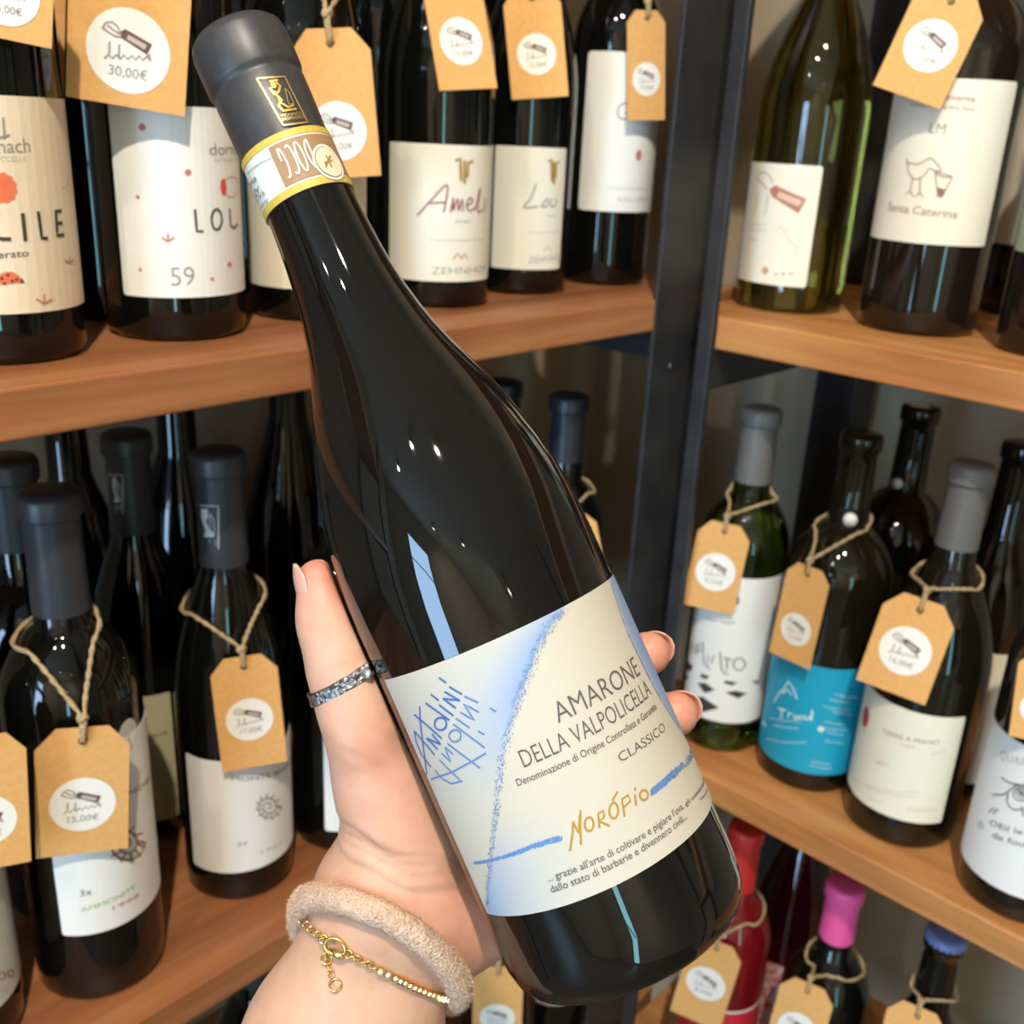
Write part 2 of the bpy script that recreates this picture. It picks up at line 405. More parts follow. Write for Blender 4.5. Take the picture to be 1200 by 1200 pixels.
def ribbon(lines, wd):
    """flat strokes: list of polylines (2d) -> verts, faces"""
    V, Fc = [], []
    for L in lines:
        P = [Vector(p) for p in L]; n = len(P)
        for i in range(n):
            t = P[min(i + 1, n - 1)] - P[max(i - 1, 0)]
            t = t.normalized() if t.length > 1e-9 else Vector((1, 0)); nn = Vector((-t.y, t.x)) * wd / 2
            q = P[i] + (t * (-wd * .3) if i == 0 else t * (wd * .3) if i == n - 1 else Vector((0, 0)))
            V += [tuple(q + nn), tuple(q - nn)]
        k = len(V) - 2 * n
        for i in range(n - 1): Fc.append((k + 2 * i, k + 2 * i + 1, k + 2 * i + 3, k + 2 * i + 2))
    return V, Fc
def dense(L, step):
    out = []
    for a, c in zip(L, L[1:]):
        a, c = Vector(a), Vector(c); n = max(1, int((c - a).length / step))
        out += [tuple(a + (c - a) * i / n) for i in range(n)]
    return out + [tuple(L[-1])]
def strokes(b, name, plines, wd, m, R=None, parent=None, off=.0007, curve=False):
    """pen strokes through lines of sight"""
    S = []
    for L in plines:
        if curve and len(L) > 2: L = [(p.x, p.y) for p in catmull([(x, y, 0) for x, y in L], 6)]
        S.append([uv(b, x, y, R) for x, y in dense(L, 6)])
    V, Fc = ribbon(S, wd)
    return link(name, mesh(name, [wrap(b, u, v, off, R) for u, v in V], Fc), m, parent or getattr(b, 'cur', b.e))
def disc(b, name, p, ru, rv, m, R=None, parent=None, off=.0006, n=20, jag=0):
    u, v = uv(b, *p, R)
    ring = [(u + ru * math.cos(2 * math.pi * k / n) * (1 + jag * (k % 2)), v + rv * math.sin(2 * math.pi * k / n) * (1 + jag * (k % 2))) for k in range(n)]
    V = [(u, v)] + ring; Fc = [(0, 1 + k, 1 + (k + 1) % n) for k in range(n)]
    return link(name, mesh(name, [wrap(b, a, c, off, R) for a, c in V], Fc), m, parent or getattr(b, 'cur', b.e))
def poly(b, name, pix, m, R=None, parent=None, off=.0006):
    V = [uv(b, x, y, R) for x, y in pix]
    return print_on(b, name, V, [tuple(range(len(V)))], m, off, R, parent)
def front(px, py, z, R):                         # bottle axis behind the nearest point of its foot
    p = at_z(px, py, z); d = Vector((p.x, p.y)).normalized(); return (p.x + d.x * R, p.y + d.y * R)
def top(px, py, z, H): p = at_z(px, py, z + H); return (p.x, p.y)
def along(px, py, Y=None, X=None):
    d = ray(px, py); t = Y / d.y if Y else X / d.x; return (d.x * t, d.y * t)

L0, L1, L2 = ZL; Q0, Q1, Q2 = ZR
# upper board, left unit
bottle('facile', 'dark bottle with beige label lettered FACILE and an orange sun', front(14, 430, L0, .0365), L0, .0365, .30, 'bordeaux', GLASS_K, CAP_BG, .05)
bottle('louis', 'dark bottle with white label lettered LOUIS and the number 59', front(210, 402, L0, .0375), L0, .0375, .30, 'bordeaux', GLASS_K, CAP_BG, .05)
bottle('plain', 'dark bottle with plain cream label beside the LOUIS bottle', front(362, 378, L0, .0365), L0, .0365, .30, 'burgundy', GLASS_K, CAP_BG, .05)
bottle('ame', 'dark bottle with cream label in red script reading Amelie', front(510, 362, L0, .0370), L0, .0370, .30, 'burgundy', GLASS_K, CAP_BG, .05)
bottle('lau', 'dark bottle with cream label in grey script reading Laurenz', front(606, 346, L0, .0370), L0, .0370, .30, 'burgundy', GLASS_K, CAP_BG, .05)
bottle('gee', 'dark bottle with tall white label beside the black post', front(704, 335, L0, .0350), L0, .0355, .30, 'bordeaux', GLASS_K, CAP_BG, .05)
for k, (px, yy, wh) in enumerate([(112, .60, 'between the FACILE and LOUIS bottles'), (286, .645, 'between the LOUIS bottle and the plain cream label'), (440, .63, 'between the plain cream label and the Amelie label'), (560, .66, 'between the Amelie and Laurenz labels')]):
    bottle('rear%d' % k, 'dark unlabelled bottle in the back row ' + wh, along(px, 250, Y=yy + .01), L0, .036, .30, ['bordeaux', 'burgundy'][k % 2], GLASS_K, CAP_BG, .05, group='back row bottles on the upper brown board')
# upper board, right unit
bottle('olive', 'see-through olive green bottle with small white label showing a brown tag drawing', front(921, 368, Q0, .042), Q0, .042, .31, 'burgundy', GLASS_O)
bottle('cat', 'dark bottle with cream label showing a bird and a bucket', front(1070, 394, Q0, .0415), Q0, .0415, .30, 'bordeaux', GLASS_B, CAP_BG, .05)
bottle('nine', 'dark bottle with cream label standing behind the bird label bottle', front(1200, 374, Q0, .038), Q0, .038, .30, 'bordeaux', GLASS_B, CAP_BG, .05)
bottle('ten', 'brown-black bottle with pale green label next to the bird label bottle', front(1232, 424, Q0, .038), Q0, .038, .30, 'bordeaux', GLASS_B, CAP_BG, .05)
# lower board, left unit
bottle('zero', 'dark bottle with pale grey label ending in golden double zero', front(-42, 1256, L1, .0375), L1, .0375, .305, 'bordeaux', GLASS_B, CAP_BG, .055)
bottle('amm', 'dark bottle with white label showing an ammonite and green lettering', front(127, 1172, L1, .0375), L1, .0375, .312, 'bordeaux', GLASS_K, CAP_BG, .068)
bottle('mon', 'dark bottle with white label showing a small grey ammonite and blue heading', front(285, 1057, L1, .0365), L1, .0365, .310, 'burgundy', GLASS_K, CAP_BG, .072)
bottle('fif', 'dark bottle whose bright white label is half hidden behind the wrist', front(404, 1000, L1, .037), L1, .037, .30, 'bordeaux', GLASS_K, CAP_BG, .055)
bottle('thi', 'dark bottle with olive label and silver emblem on its black capsule in the back row', top(147, 507, L1, .30), L1, .0355, .30, 'burgundy', GLASS_K, CAP_BG, .068)
bottle('thb', 'slim dark bottle in the back row behind the ammonite bottle', along(78, 520, Y=.722), L1, .036, .325, 'burgundy', GLASS_K)
bottle('thc', 'tall dark bottle in the back row with a pale streak of light on its neck', along(208, 520, Y=.712), L1, .037, .335, 'burgundy', GLASS_K)
bottle('thd', 'dark capped bottle in the back row beside the golden double zero bottle', top(8, 536, L1, .308), L1, .036, .308, 'bordeaux', GLASS_K, CAP_BG, .055)
bottle('tall', 'tall green-black bottle with sloping shoulders behind the thumb', along(338, 520, Y=.68), L1, .041, .345, 'sekt', GLASS_D)
bottle('six', 'navy capped bottle with a kraft tag behind the held bottle', top(668, 462, L1, .30), L1, .036, .30, 'bordeaux', GLASS_K, CAP_N, .055)
bottle('sib', 'dark bottle with a blue-grey capsule rim next to the back wall', top(592, 446, L1, .292), L1, .034, .292, 'bordeaux', GLASS_K, CAP_N, .055)
bottle('hid', 'dark bottle standing behind the held bottle on the lower brown board', (.525, .545), L1, .037, .30, 'bordeaux', GLASS_K, CAP_BG, .055)
# lower board, right unit
bottle('inf', 'green glass bottle with white checkerboard label reading INFINITO', front(838, 882, Q1, .038), Q1, .038, .305, 'bordeaux', GLASS_G, CAP_G, .062)
bottle('blu', 'dark bottle with bright blue label and bare glass neck', front(938, 928, Q1, .042), Q1, .042, .302, 'bordeaux', GLASS_D)
bottle('blb', 'dark bottle with bright blue label in the back row', along(1074, 510, X=.845), Q1, .042, .308, 'bordeaux', GLASS_D)
bottle('yel', 'dark bottle with large cream label and a grey capsule', front(1044, 992, Q1, .0425), Q1, .0425, .301, 'burgundy', GLASS_D, CAP_G, .062)
bottle('ree', 'dark bottle with narrow cream label in the back row beside the eye label bottle', along(1192, 560, X=.83), Q1, .038, .30, 'burgundy', GLASS_D)
bottle('qua', 'brown-black bottle with white label showing a drawn eye', front(1180, 1080, Q1, .042), Q1, .042, .30, 'bordeaux', GLASS_B, CAP_BG, .055)
# bottom board, right unit
CAP_R = mat('red_foil', srgb(196, 48, 42), .4); CAP_P = mat('pink_foil', srgb(236, 92, 160), .4); CAP_U = mat('blue_crown_cap', srgb(120, 140, 190), .35)
bottle('red', 'red wine bottle with red capsule and a kraft tag', top(876, 968, Q2, .31), Q2, .037, .31, 'bordeaux', GLASS_R, CAP_R, .065)
bottle('blk', 'round-shouldered dark red bottle with a red label beside the red capsule bottle', along(930, 1060, X=.835), Q2, .043, .315, 'sekt', mat('dark_red_glass', (.05, .003, .006), .03, trans=.4))
bottle('pin', 'dark bottle with bright pink capsule', top(992, 1036, Q2, .30), Q2, .037, .30, 'bordeaux', GLASS_K, CAP_P, .055)
bottle('cro', 'dark bottle closed with a pale blue crown cap', top(1110, 1094, Q2, .30), Q2, .038, .30, 'burgundy', GLASS_K)
# bottom board, left unit
bottle('low0', 'dark capped bottle on the lowest brown board under the ammonite bottle', (.23, .56), L2, .037, .30, 'bordeaux', GLASS_K, CAP_BG, .055)
bottle('low1', 'dark capped bottle on the lowest brown board below the bare forearm', (.34, .56), L2, .037, .30, 'bordeaux', GLASS_K, CAP_BG, .055)
bottle('lowt', 'dark bottle with a hanging kraft tag on the lowest brown board', (.565, .502), L2, .036, .30, 'bordeaux', GLASS_K, CAP_BG, .05)
CAP_L = mat('lilac_foil', srgb(130, 106, 114), .4)
bottle('lowp', 'dark bottle with dull lilac label and capsule on the lowest brown board', (.645, .502), L2, .034, .30, 'bordeaux', GLASS_K, CAP_L, .05)

# ------------------------------------------------------------------ price tags
def flat_text(s, x0, x1, y, h, shear=0, rot=0):
    V, Fc = text_geo(s, shear); a = min(v.x for v in V); c = max(v.x for v in V); k = h / .72
    return [(x0 + (x1 - x0) * (v.x - a) / (c - a), y + v.y * k) for v in V], Fc
def join2(parts):
    V, Fc = [], []
    for v, f in parts:
        k = len(V); V += list(v); Fc += [tuple(i + k for i in q) for q in f]
    return V, Fc
def flat_obj(name, V, Fc, z, m, parent): return link(name, mesh(name, [(x, y, z) for x, y in V], Fc), m, parent)
PENC = ink(150, 138, 128); BRN = ink(104, 78, 70)
def price_tag(key, label, ptop, pbot, wpx, price, sl=None, sr=None, yaw=0, gap=.006, gtop=None, stick=(.63, .36), real=True):
    b = BOT[key]; c = b.e.location; dh = Vector((c.x, c.y, 0)).normalized()
    def hit(p, g):
        d = ray(*p); rr = b.R
        for _ in range(6):
            t = (Vector((c.x, c.y, 0)).dot(dh) - rr - g) / d.dot(dh); P = EYE + d * t
            z = P.z - c.z; rr = radius_at(b.prof, z) if 0 < z < b.H else b.R
        return P
    bt = hit(pbot, gap); T = hit(ptop, gap if gtop is None else gtop)
    yv = (T - bt); Ln = yv.length; yv.normalize()
    view = (EYE - T).normalized(); zv = (view - yv * view.dot(yv)).normalized()
    zv = Matrix.Rotation(math.radians(yaw), 3, yv) @ zv; xv = yv.cross(zv)
    W = wpx * (T - EYE).length / F / max(.3, math.cos(math.radians(yaw))) * .97
    e = tag(empty('price_tag'), label, 'tag', 'kraft price tags tied to the bottles')
    M = Matrix((xv, yv, zv)).transposed().to_4x4(); M.translation = T; e.matrix_world = M
    # card with clipped corners and a punched hole, slightly bowed
    hw, ch = W / 2, W * .26; hy, hr = -W * .17, W * .055
    outer = [(-hw, -Ln), (hw, -Ln), (hw, -ch), (hw - ch * .85, 0), (-hw + ch * .85, 0), (-hw, -ch)]
    bm = bmesh.new()
    vo = [bm.verts.new((x, y, 0)) for x, y in outer]; vh = [bm.verts.new((hr * math.cos(k * math.pi / 6), hy + hr * math.sin(k * math.pi / 6), 0)) for k in range(12)]
    ed = [bm.edges.new((vo[i], vo[(i + 1) % 6])) for i in range(6)] + [bm.edges.new((vh[i], vh[(i + 1) % 12])) for i in range(12)]
    bmesh.ops.triangle_fill(bm, use_beauty=True, edges=ed)
    r = bmesh.ops.extrude_face_region(bm, geom=bm.faces[:])
    for v in r['geom']:
        if isinstance(v, bmesh.types.BMVert): v.co.z += .0006
    bmesh.ops.recalc_face_normals(bm, faces=bm.faces[:])
    me = bpy.data.meshes.new('card'); bm.to_mesh(me); bm.free(); link('card', me, KRAFT, e)
    # round sticker with its printing
    sy, sr_ = -Ln * stick[0], W * stick[1]
    n = 32; V = [(0, sy, .0009)] + [(sr_ * math.cos(2 * math.pi * k / n), sy + sr_ * math.sin(2 * math.pi * k / n), .0009) for k in range(n)]
    st = link('sticker', mesh('sticker', V, [(0, 1 + k, 1 + (k + 1) % n) for k in range(n)]), STICK, e); st['label'] = 'round white price sticker'
    q = sr_
    lines = [[(-.45, .12), (-.45, -.12)], [(-.22, .1), (-.22, -.2)], [(-.62, .42), (-.56, .55), (-.42, .6), (-.28, .52), (-.2, .38)], [(-.62, .42), (-.5, .35), (-.3, .28), (-.1, .3)], [(-.5, .5), (-.38, .42), (-.22, .36)]]
    script = [(-.55 + .09 * k, -.24 + (.07 if k % 2 else -.03) + .012 * k) for k in range(13)]
    lines.append(script); lines.append([(.42, -.06), (.5, .02), (.52, -.1)])
    Vr, Fr = ribbon([[(x * q, sy + y * q) for x, y in L] for L in lines], q * .045)
    flat_obj('drawing', Vr, Fr, .0011, PENC, st)
    pg = [(-.2, .42), (-.1, .5), (.55, .26), (.44, .0), (-.18, .27)]
    pl = [(-.02, .38), (.43, .22), (.38, .1), (-.06, .27)]
    V = [(x * q, sy + y * q) for x, y in pg]; flat_obj('tag_emblem', V, [tuple(range(5))], .0011, BRN, st)
    V = [(x * q, sy + y * q) for x, y in pl]; flat_obj('emblem_panel', V, [tuple(range(4))], .0013, ink(196, 182, 174), st)
    V, Fc = flat_text(price, -.45 * q, .48 * q, sy - .62 * q, .24 * q); flat_obj('price_lettering', V, Fc, .0011, PENC, st)
    # twine: loops round the neck, both strands run down the glass to the punched hole
    side = Vector((dh.y, -dh.x, 0)); c2 = Vector((c.x, c.y, 0))
    def pixel(P): q = CR.transposed() @ (P - EYE); return 600 + F * q.x / -q.z, 600 - F * q.y / -q.z
    def on_glass(p, g):
        d = ray(*p); rr = b.R; off = rr
        for _ in range(8):
            t = (c2.dot(dh) - off - g) / d.dot(dh); P = EYE + d * t; z = P.z - c.z
            rr = radius_at(b.prof, z) if 0 < z < b.H else b.R; lat = (P - c2).dot(side); off = math.sqrt(max(rr * rr - lat * lat, 0))
        return P
    hole = M @ Vector((0, hy, .001)); kn = M @ Vector((0, W * .16, .003))
    if sl and sr: zt = (on_glass(sl, 0).z + on_glass(sr, 0).z) / 2 - c.z
    else: zt = min(T.z - c.z + .045, b.H * .86)
    zt = min(max(zt, .1), b.H - .02); rn = radius_at(b.prof, zt) + .0022; C = Vector((c.x, c.y, c.z + zt))
    def strand(p, s):
        Pn = on_glass(p, .0015) if p else C + side * s * rn
        a0, a1 = pixel(kn), pixel(Pn); out = []
        fs = [k / 9 for k in range(2, 9)]
        for f in fs: out.append(on_glass((a0[0] + (a1[0] - a0[0]) * f, a0[1] + (a1[1] - a0[1]) * f), .0022))
        out = [q if (q - EYE).length < ((kn * (1 - f) + Pn * f) - EYE).length else kn * (1 - f) + Pn * f for q, f in zip(out, fs)]
        return out + [Pn]
    A_, B_ = strand(sl, -1), strand(sr, 1)
    def polar(P): q = P - c2; return math.atan2(q.dot(side), q.dot(dh))          # 0 = behind the neck
    pa, pz = polar(A_[-1]), polar(B_[-1]); arc = []
    for f in [k / 10 for k in range(1, 10)]:
        an = pa + (pz - pa) * f; zz = A_[-1].z + (B_[-1].z - A_[-1].z) * f + .010 * math.sin(math.pi * f); rr = radius_at(b.prof, min(max(zz - c.z, .02), b.H - .002)) + .0016
        arc.append(Vector((c.x, c.y, zz)) + (dh * math.cos(an) + side * math.sin(an)) * rr)
    R3 = M.to_3x3(); loc_ = lambda x, y, z: hole + R3 @ Vector((x, y, z))
    pts = [loc_(-.0008, -.001, -.002), loc_(-.0005, .003, .0022), kn + R3 @ Vector((-.0008, 0, 0))] + A_ + arc + B_[::-1] + [kn + R3 @ Vector((.0008, 0, .0004)), loc_(.0005, .003, .0026), loc_(.0008, -.001, -.002)]
    Mi = M.inverted(); line = []
    for P in catmull(pts, 9):                    # the cord lies on the glass, never in it
        z = P.z - c.z
        if 0 < z < b.H:
            q = P - Vector((c.x, c.y, P.z)); need = radius_at(b.prof, z) + .0023
            if 1e-6 < q.length < need: P = Vector((c.x, c.y, P.z)) + q * (need / q.length)
        line.append(Mi @ P)
    link('twine', tube_mesh('twine', line, .00125, 8, twist=.55, lobes=2), TWINE, e)
    knot = [Mi @ (kn + R3 @ Vector((.0022 * math.cos(t), .0015 * math.sin(t * 2), .0005 + .0016 * math.sin(t)))) for t in [k * math.pi / 5 for k in range(10)]]
    link('knot', tube_mesh('knot', knot, .0012, 6, closed=True), TWINE, e)
    return e

TG = [('facile', 'kraft price tag with its lower edge just above the FACILE label', (10, -105), (6, 46), 84, '25,00€', {}),
    ('rear0', 'kraft price tag seen as a sliver between the FACILE and LOUIS bottles', (44, -45), (42, 112), 52, '18,00€', {}),
    ('louis', 'large kraft price tag reading 30,00€ above the LOUIS label', (156, -72), (148, 125), 117, '30,00€', dict(stick=(.66, .35), gap=.012)),
    ('plain', 'kraft price tag reading 29,00€ beside the neck of the held bottle', (385, 33), (402, 208), 86, '29,00€', dict(stick=(.68, .36), sl=(372, -30), sr=(412, -28))),
    ('ame', 'slanting kraft price tag above the Amelie label', (522, -62), (549, 105), 62, '15,00€', dict(yaw=25, stick=(.66, .36))),
    ('lau', 'kraft price tag above the Laurenz label', (622, -14), (633, 115), 62, '15,50€', dict(stick=(.6, .34), yaw=10)),
    ('gee', 'kraft price tag hanging over the tall white label beside the post', (757, 12), (757, 141), 41, '19,00€', dict(yaw=28, stick=(.62, .37), gap=.004)),
    ('cat', 'tilted kraft price tag reading 11,00€ above the bird label', (1121, -12), (1062, 114), 72, '11,00€', dict(stick=(.52, .36), gap=.014)),
    ('zero', 'kraft price tag over the golden double zero label', (-22, 862), (-13, 1018), 84, '12,00€', {}),
    ('amm', 'kraft price tag reading 15,00€ over the large ammonite label', (97, 852), (97, 999), 97, '15,00€', dict(sl=(26, 752), sr=(110, 740), stick=(.60, .36))),
    ('mon', 'kraft price tag reading 17,00€ over the small grey ammonite label', (284, 769), (299, 898), 76, '17,00€', dict(sl=(218, 714), sr=(304, 706), stick=(.56, .36))),
    ('six', 'kraft price tag peeping out behind the held bottle', (672, 604), (690, 702), 52, '14,00€', dict(sl=(650, 575), sr=(690, 575))),
    ('inf', 'kraft price tag over the INFINITO label', (851, 613), (829, 714), 62, '9,50€', dict(sl=(857, 577), sr=(911, 584), stick=(.56, .38))),
    ('blu', 'kraft price tag over the front blue label', (950, 664), (925, 774), 50, '12,50€', dict(sl=(961, 612), sr=(1013, 620), yaw=-25, stick=(.66, .36))),
    ('yel', 'kraft price tag over the large cream label with the red seal', (1083, 702), (1043, 811), 78, '16,00€', dict(sl=(1068, 672), sr=(1144, 690), stick=(.55, .36))),
    ('qua', 'kraft price tag beside the drawn eye label', (1226, 768), (1212, 868), 50, '13,00€', {}),
    ('red', 'kraft price tag on the red capsule bottle', (842, 1103), (814, 1196), 58, '8,50€', dict(sl=(846, 1086), sr=(880, 1078), stick=(.52, .38))),
    ('pin', 'kraft price tag on the pink capsule bottle', (949, 1152), (925, 1238), 56, '10,00€', dict(sl=(956, 1124), sr=(1004, 1137), gap=.013)),
    ('cro', 'kraft price tag on the crown cap bottle', (1078, 1180), (1056, 1264), 58, '7,50€', dict(sl=(1071, 1158), sr=(1122, 1172))),
    ('lowt', 'kraft price tag below the base of the held bottle', (584, 1132), (582, 1226), 56, '10,50€', {})]
for key, lab, a, c, wp, pr, kw in TG: price_tag(key, lab, a, c, wp, pr, **kw)

# ------------------------------------------------------------------ printing on the background labels
BLK = ink(60, 56, 54); GRY = ink(140, 136, 132); LGR = ink(186, 182, 176); ORG = ink(226, 112, 74); ROSE = ink(196, 120, 106); WHT = ink(236, 236, 232)
SEPIA = ink(150, 112, 92)
def plant(b, x, y, s, m): strokes(b, 'plant_motif', [[(x, y), (x, y - s)], [(x, y), (x - s * .8, y - s * .5)], [(x, y), (x + s * .8, y - s * .5)]], .0009, m)
b = BOT['facile']
plabel(b, None, (93, 300), (45, 114), (45, 366), mat('beige_paper', srgb(232, 214, 186), .75, noise=(srgb(226, 204, 172), 24, 3)), 'beige label with orange sun')
text(b, 'Dornach', (-42, 180), (35, 178), .0062, GRY); text(b, 'PATRICK UCCELLI', (-50, 190), (28, 188), .0022, LGR)
strokes(b, 'pen_motif', [[(3, 138), (5, 162)], [(-8, 162), (5, 160), (10, 158)]], .0008, GRY)
disc(b, 'sun_motif', (2, 220), .0058, .0062, ORG, n=24, jag=.12)
strokes(b, 'hand_lettering', [[(-3, 250), (-9, 262), (-6, 278), (3, 280), (11, 280)], [(26, 251), (29, 281)], [(44, 249), (48, 279), (54, 279)], [(64, 248), (66, 276), (73, 275)], [(64, 248), (70, 247)], [(65, 262), (71, 261)]], .0017, BLK)
text(b, 'Macerato', (-30, 304), (33, 300), .0034, BLK)
poly(b, 'ladybird_motif', [(-8, 334), (-4, 324), (4, 319), (14, 318), (22, 323), (25, 331)], ORG)
for x, y in [(2, 326), (9, 322), (14, 329), (5, 332), (19, 327)]: disc(b, 'spot_motif', (x, y), .0007, .0007, BLK, off=.0008, n=8)
poly(b, 'ladybird_head', [(23, 332), (24, 325), (29, 331)], BLK)
plant(b, 51, 356, 11, ROSE); plant(b, 80, 308, 6, ROSE); strokes(b, 'pen_motif', [[(71, 222), (78, 216)], [(78, 216), (77, 206)]], .0007, LGR)
b = BOT['louis']
plabel(b, (137, 240), None, (205, 124), (210, 349), PAPER, 'white label with red dots')
text(b, 'dornach', (245, 182), (288, 180), .0062, GRY); text(b, 'PATRICK UCCELLI', (250, 190), (288, 188), .002, LGR)
disc(b, 'red_dot_motif', (261, 219), .0024, .0043, ink(228, 76, 70)); strokes(b, 'ring_motif', [[(270 + 9 * math.cos(t), 219 + 12 * math.sin(t)) for t in [k * math.pi / 8 for k in range(17)]]], .0005, ROSE)
strokes(b, 'hand_lettering', [[(228, 246), (230, 271), (237, 271)], [(253 + 6 * math.cos(t), 257 + 12 * math.sin(t)) for t in [k * math.pi / 7 for k in range(15)]], [(268, 245), (269, 264), (273, 267), (277, 263)]], .0013, BLK)
text(b, '59', (201, 335), (228, 334), .0102, GRY, thin=-.012)
for x, y, r in [(167, 149, .0018), (220, 202, .0017), (162, 231, .0011), (165, 316, .001), (248, 327, .0011), (268, 310, .0016)]: disc(b, 'berry_motif', (x, y), r, r, ROSE, n=10)
plant(b, 197, 283, 9, ROSE)
b = BOT['plain']; plabel(b, (291, 270), None, (350, 190), (350, 339), CREAM)
b = BOT['ame']; plabel(b, (457, 230), (574, 230), (515, 169), (515, 330), mat('ivory_paper', srgb(236, 232, 216), .7), 'ivory label with red script')
GLD = ink(164, 136, 60, .45)
def monogram(b, x, y, s=1):
    strokes(b, 'monogram', [[(x - 9 * s, y - 11), (x - 4 * s, y - 13), (x - 3 * s, y + 12)], [(x + 1 * s, y - 10), (x + 1 * s, y + 15)], [(x + 10 * s, y - 10), (x + 5 * s, y - 8), (x + 4 * s, y + 8)]], .0019, GLD)
monogram(b, 543, 199)
RED = ink(150, 84, 92)
strokes(b, 'script_lettering', [[(490, 252), (505, 235), (524, 217), (520, 248)], [(503, 238), (522, 237)], [(528, 248), (531, 232), (531, 246), (536, 233), (537, 247), (541, 234), (542, 247)], [(547, 241), (553, 236), (550, 232), (546, 240), (549, 247), (555, 244)], [(556, 246), (562, 220), (559, 247), (564, 246)], [(568, 233), (566, 247)]], .0011, RED, curve=True)
text(b, 'ROSSO', (534, 261), (550, 261), .0016, GRY); text(b, 'Trockenbeerenauslese Naturwein', (502, 282), (566, 281), .0018, LGR)
strokes(b, 'crest_motif', [[(531, 303), (536, 297), (541, 303)], [(540, 303), (544, 297), (547, 303)]], .0009, ROSE)
text(b, 'ZEHNHOF', (506, 321), (568, 318), .0050, GRY, thin=-.01)
b = BOT['lau']; plabel(b, (579, 230), (660, 230), (620, 172), (620, 316), MATS['ivory_paper'], 'ivory label with grey script')
monogram(b, 648, 200, .6)
strokes(b, 'script_lettering', [[(628, 216), (622, 232), (614, 243), (630, 242)], [(640, 233), (634, 242), (641, 241), (642, 233)], [(646, 233), (645, 241), (650, 241), (651, 233)]], .0011, ink(128, 140, 154), curve=True)
text(b, 'WEISS', (640, 254), (650, 254), .0016, GRY); text(b, 'Weinberg Dolomiten', (617, 274), (655, 272), .0018, LGR)
strokes(b, 'crest_motif', [[(637, 294), (641, 288), (645, 294)]], .0009, LGR); text(b, 'ZEHNHOF', (619, 309), (657, 304), .0050, GRY, thin=-.01)
b = BOT['gee']; plabel(b, (684, 150), None, (715, 60), (715, 248), PAPER, 'tall white label with rounded corners', corner=.003)
text(b, 'GRAU', (722, 141), (768, 140), .0135, GRY, thin=-.015); disc(b, 'crest_motif', (748, 182), .0028, .0042, ROSE); text(b, 'KELLEREI', (724, 236), (758, 236), .003, LGR)
strokes(b, 'rule_line', [[(712, 220), (758, 222)]], .0006, LGR)
b = BOT['olive']; plabel(b, (873, 260), (955, 262), (918, 192), (915, 335), mat('warm_white_paper', srgb(242, 234, 214), .7), 'small cream label with brown tag drawing', corner=.002)
poly(b, 'tag_drawing', [(902, 222), (909, 217), (945, 233), (936, 250), (905, 230)], ink(188, 124, 100)); poly(b, 'tag_panel', [(913, 224), (940, 235), (936, 242), (911, 231)], ink(228, 190, 168), off=.0008)
strokes(b, 'hand_drawing', [[(888, 210), (891, 203), (897, 202), (903, 207), (906, 214)], [(888, 210), (895, 216), (900, 222)], [(889, 225), (886, 250)], [(901, 228), (897, 252)]], .0008, ink(170, 150, 138), curve=True)
text(b, 'vino sfuso', (880, 264), (898, 265), .0018, LGR); text(b, 'naturale', (880, 270), (898, 271), .0018, LGR); text(b, 'bio', (879, 282), (887, 283), .003, LGR)
strokes(b, 'map_motif', [[(911, 270), (916, 266), (925, 282), (933, 290), (930, 300)]], .001, ink(232, 212, 180), curve=True)
for x in (897, 910, 918, 927): disc(b, 'mark_motif', (x, 321 if x > 900 else 317), .0012 if x > 900 else .003, .001 if x > 900 else .0032, ink(206, 160, 130), n=8)
b = BOT['cat']; plabel(b, (1034, 190), (1172, 195), (1118, 92), (1085, 286), mat('warm_white_paper', srgb(242, 234, 214), .7), 'cream label with bird and bucket', corner=.002)
text(b, 'Golfo del Levante', (1062, 113), (1142, 120), .0042, SEPIA); text(b, 'Indicazione Geografica Tipica', (1068, 124), (1142, 130), .0022, SEPIA)
text(b, 'LM', (1089, 156), (1107, 158), .0072, ink(120, 128, 104), thin=-.01)
strokes(b, 'bird_drawing', [[(1063, 186), (1066, 191), (1078, 192), (1086, 187), (1092, 186), (1098, 192), (1103, 200), (1096, 200), (1089, 198), (1083, 206), (1073, 210), (1066, 203), (1064, 190)]], .0007, SEPIA, curve=True)
strokes(b, 'bird_legs', [[(1070, 209), (1067, 226)], [(1079, 209), (1078, 228)], [(1062, 228), (1067, 223), (1070, 230)], [(1073, 231), (1078, 225), (1082, 231)]], .0007, SEPIA)
strokes(b, 'bucket_drawing', [[(1096, 201), (1099, 230), (1104, 231), (1116, 207), (1096, 201)], [(1096, 203), (1106, 208), (1116, 207)]], .0007, SEPIA); poly(b, 'bucket_fill', [(1098, 219), (1108, 222), (1104, 231), (1099, 230)], SEPIA)
text(b, 'Santa Caterina', (1041, 246), (1121, 256), .0056, SEPIA)
b = BOT['nine']; plabel(b, (1166, 190), None, (1195, 100), (1178, 286), MATS['warm_white_paper'])
b = BOT['ten']; plabel(b, (1192, 280), None, (1215, 180), (1215, 298), mat('pale_green_paper', srgb(150, 160, 130), .75))
b = BOT['zero']; plabel(b, None, (32, 1100), (-30, 925), (-20, 1195), mat('pale_grey_paper', srgb(206, 202, 192), .75)); text(b, '2000', (-36, 1152), (16, 1144), .0062, ink(150, 116, 62)); text(b, 'riserva', (-30, 1166), (10, 1160), .003, LGR)
b = BOT['amm']; plabel(b, (50, 920), None, (110, 880), (110, 1094), PAPER, 'white label with ammonite drawing')
text(b, 'PAGINA BIANCHETTI', (60, 938), (185, 906), .0034, BLK)
AM = ink(150, 110, 90)
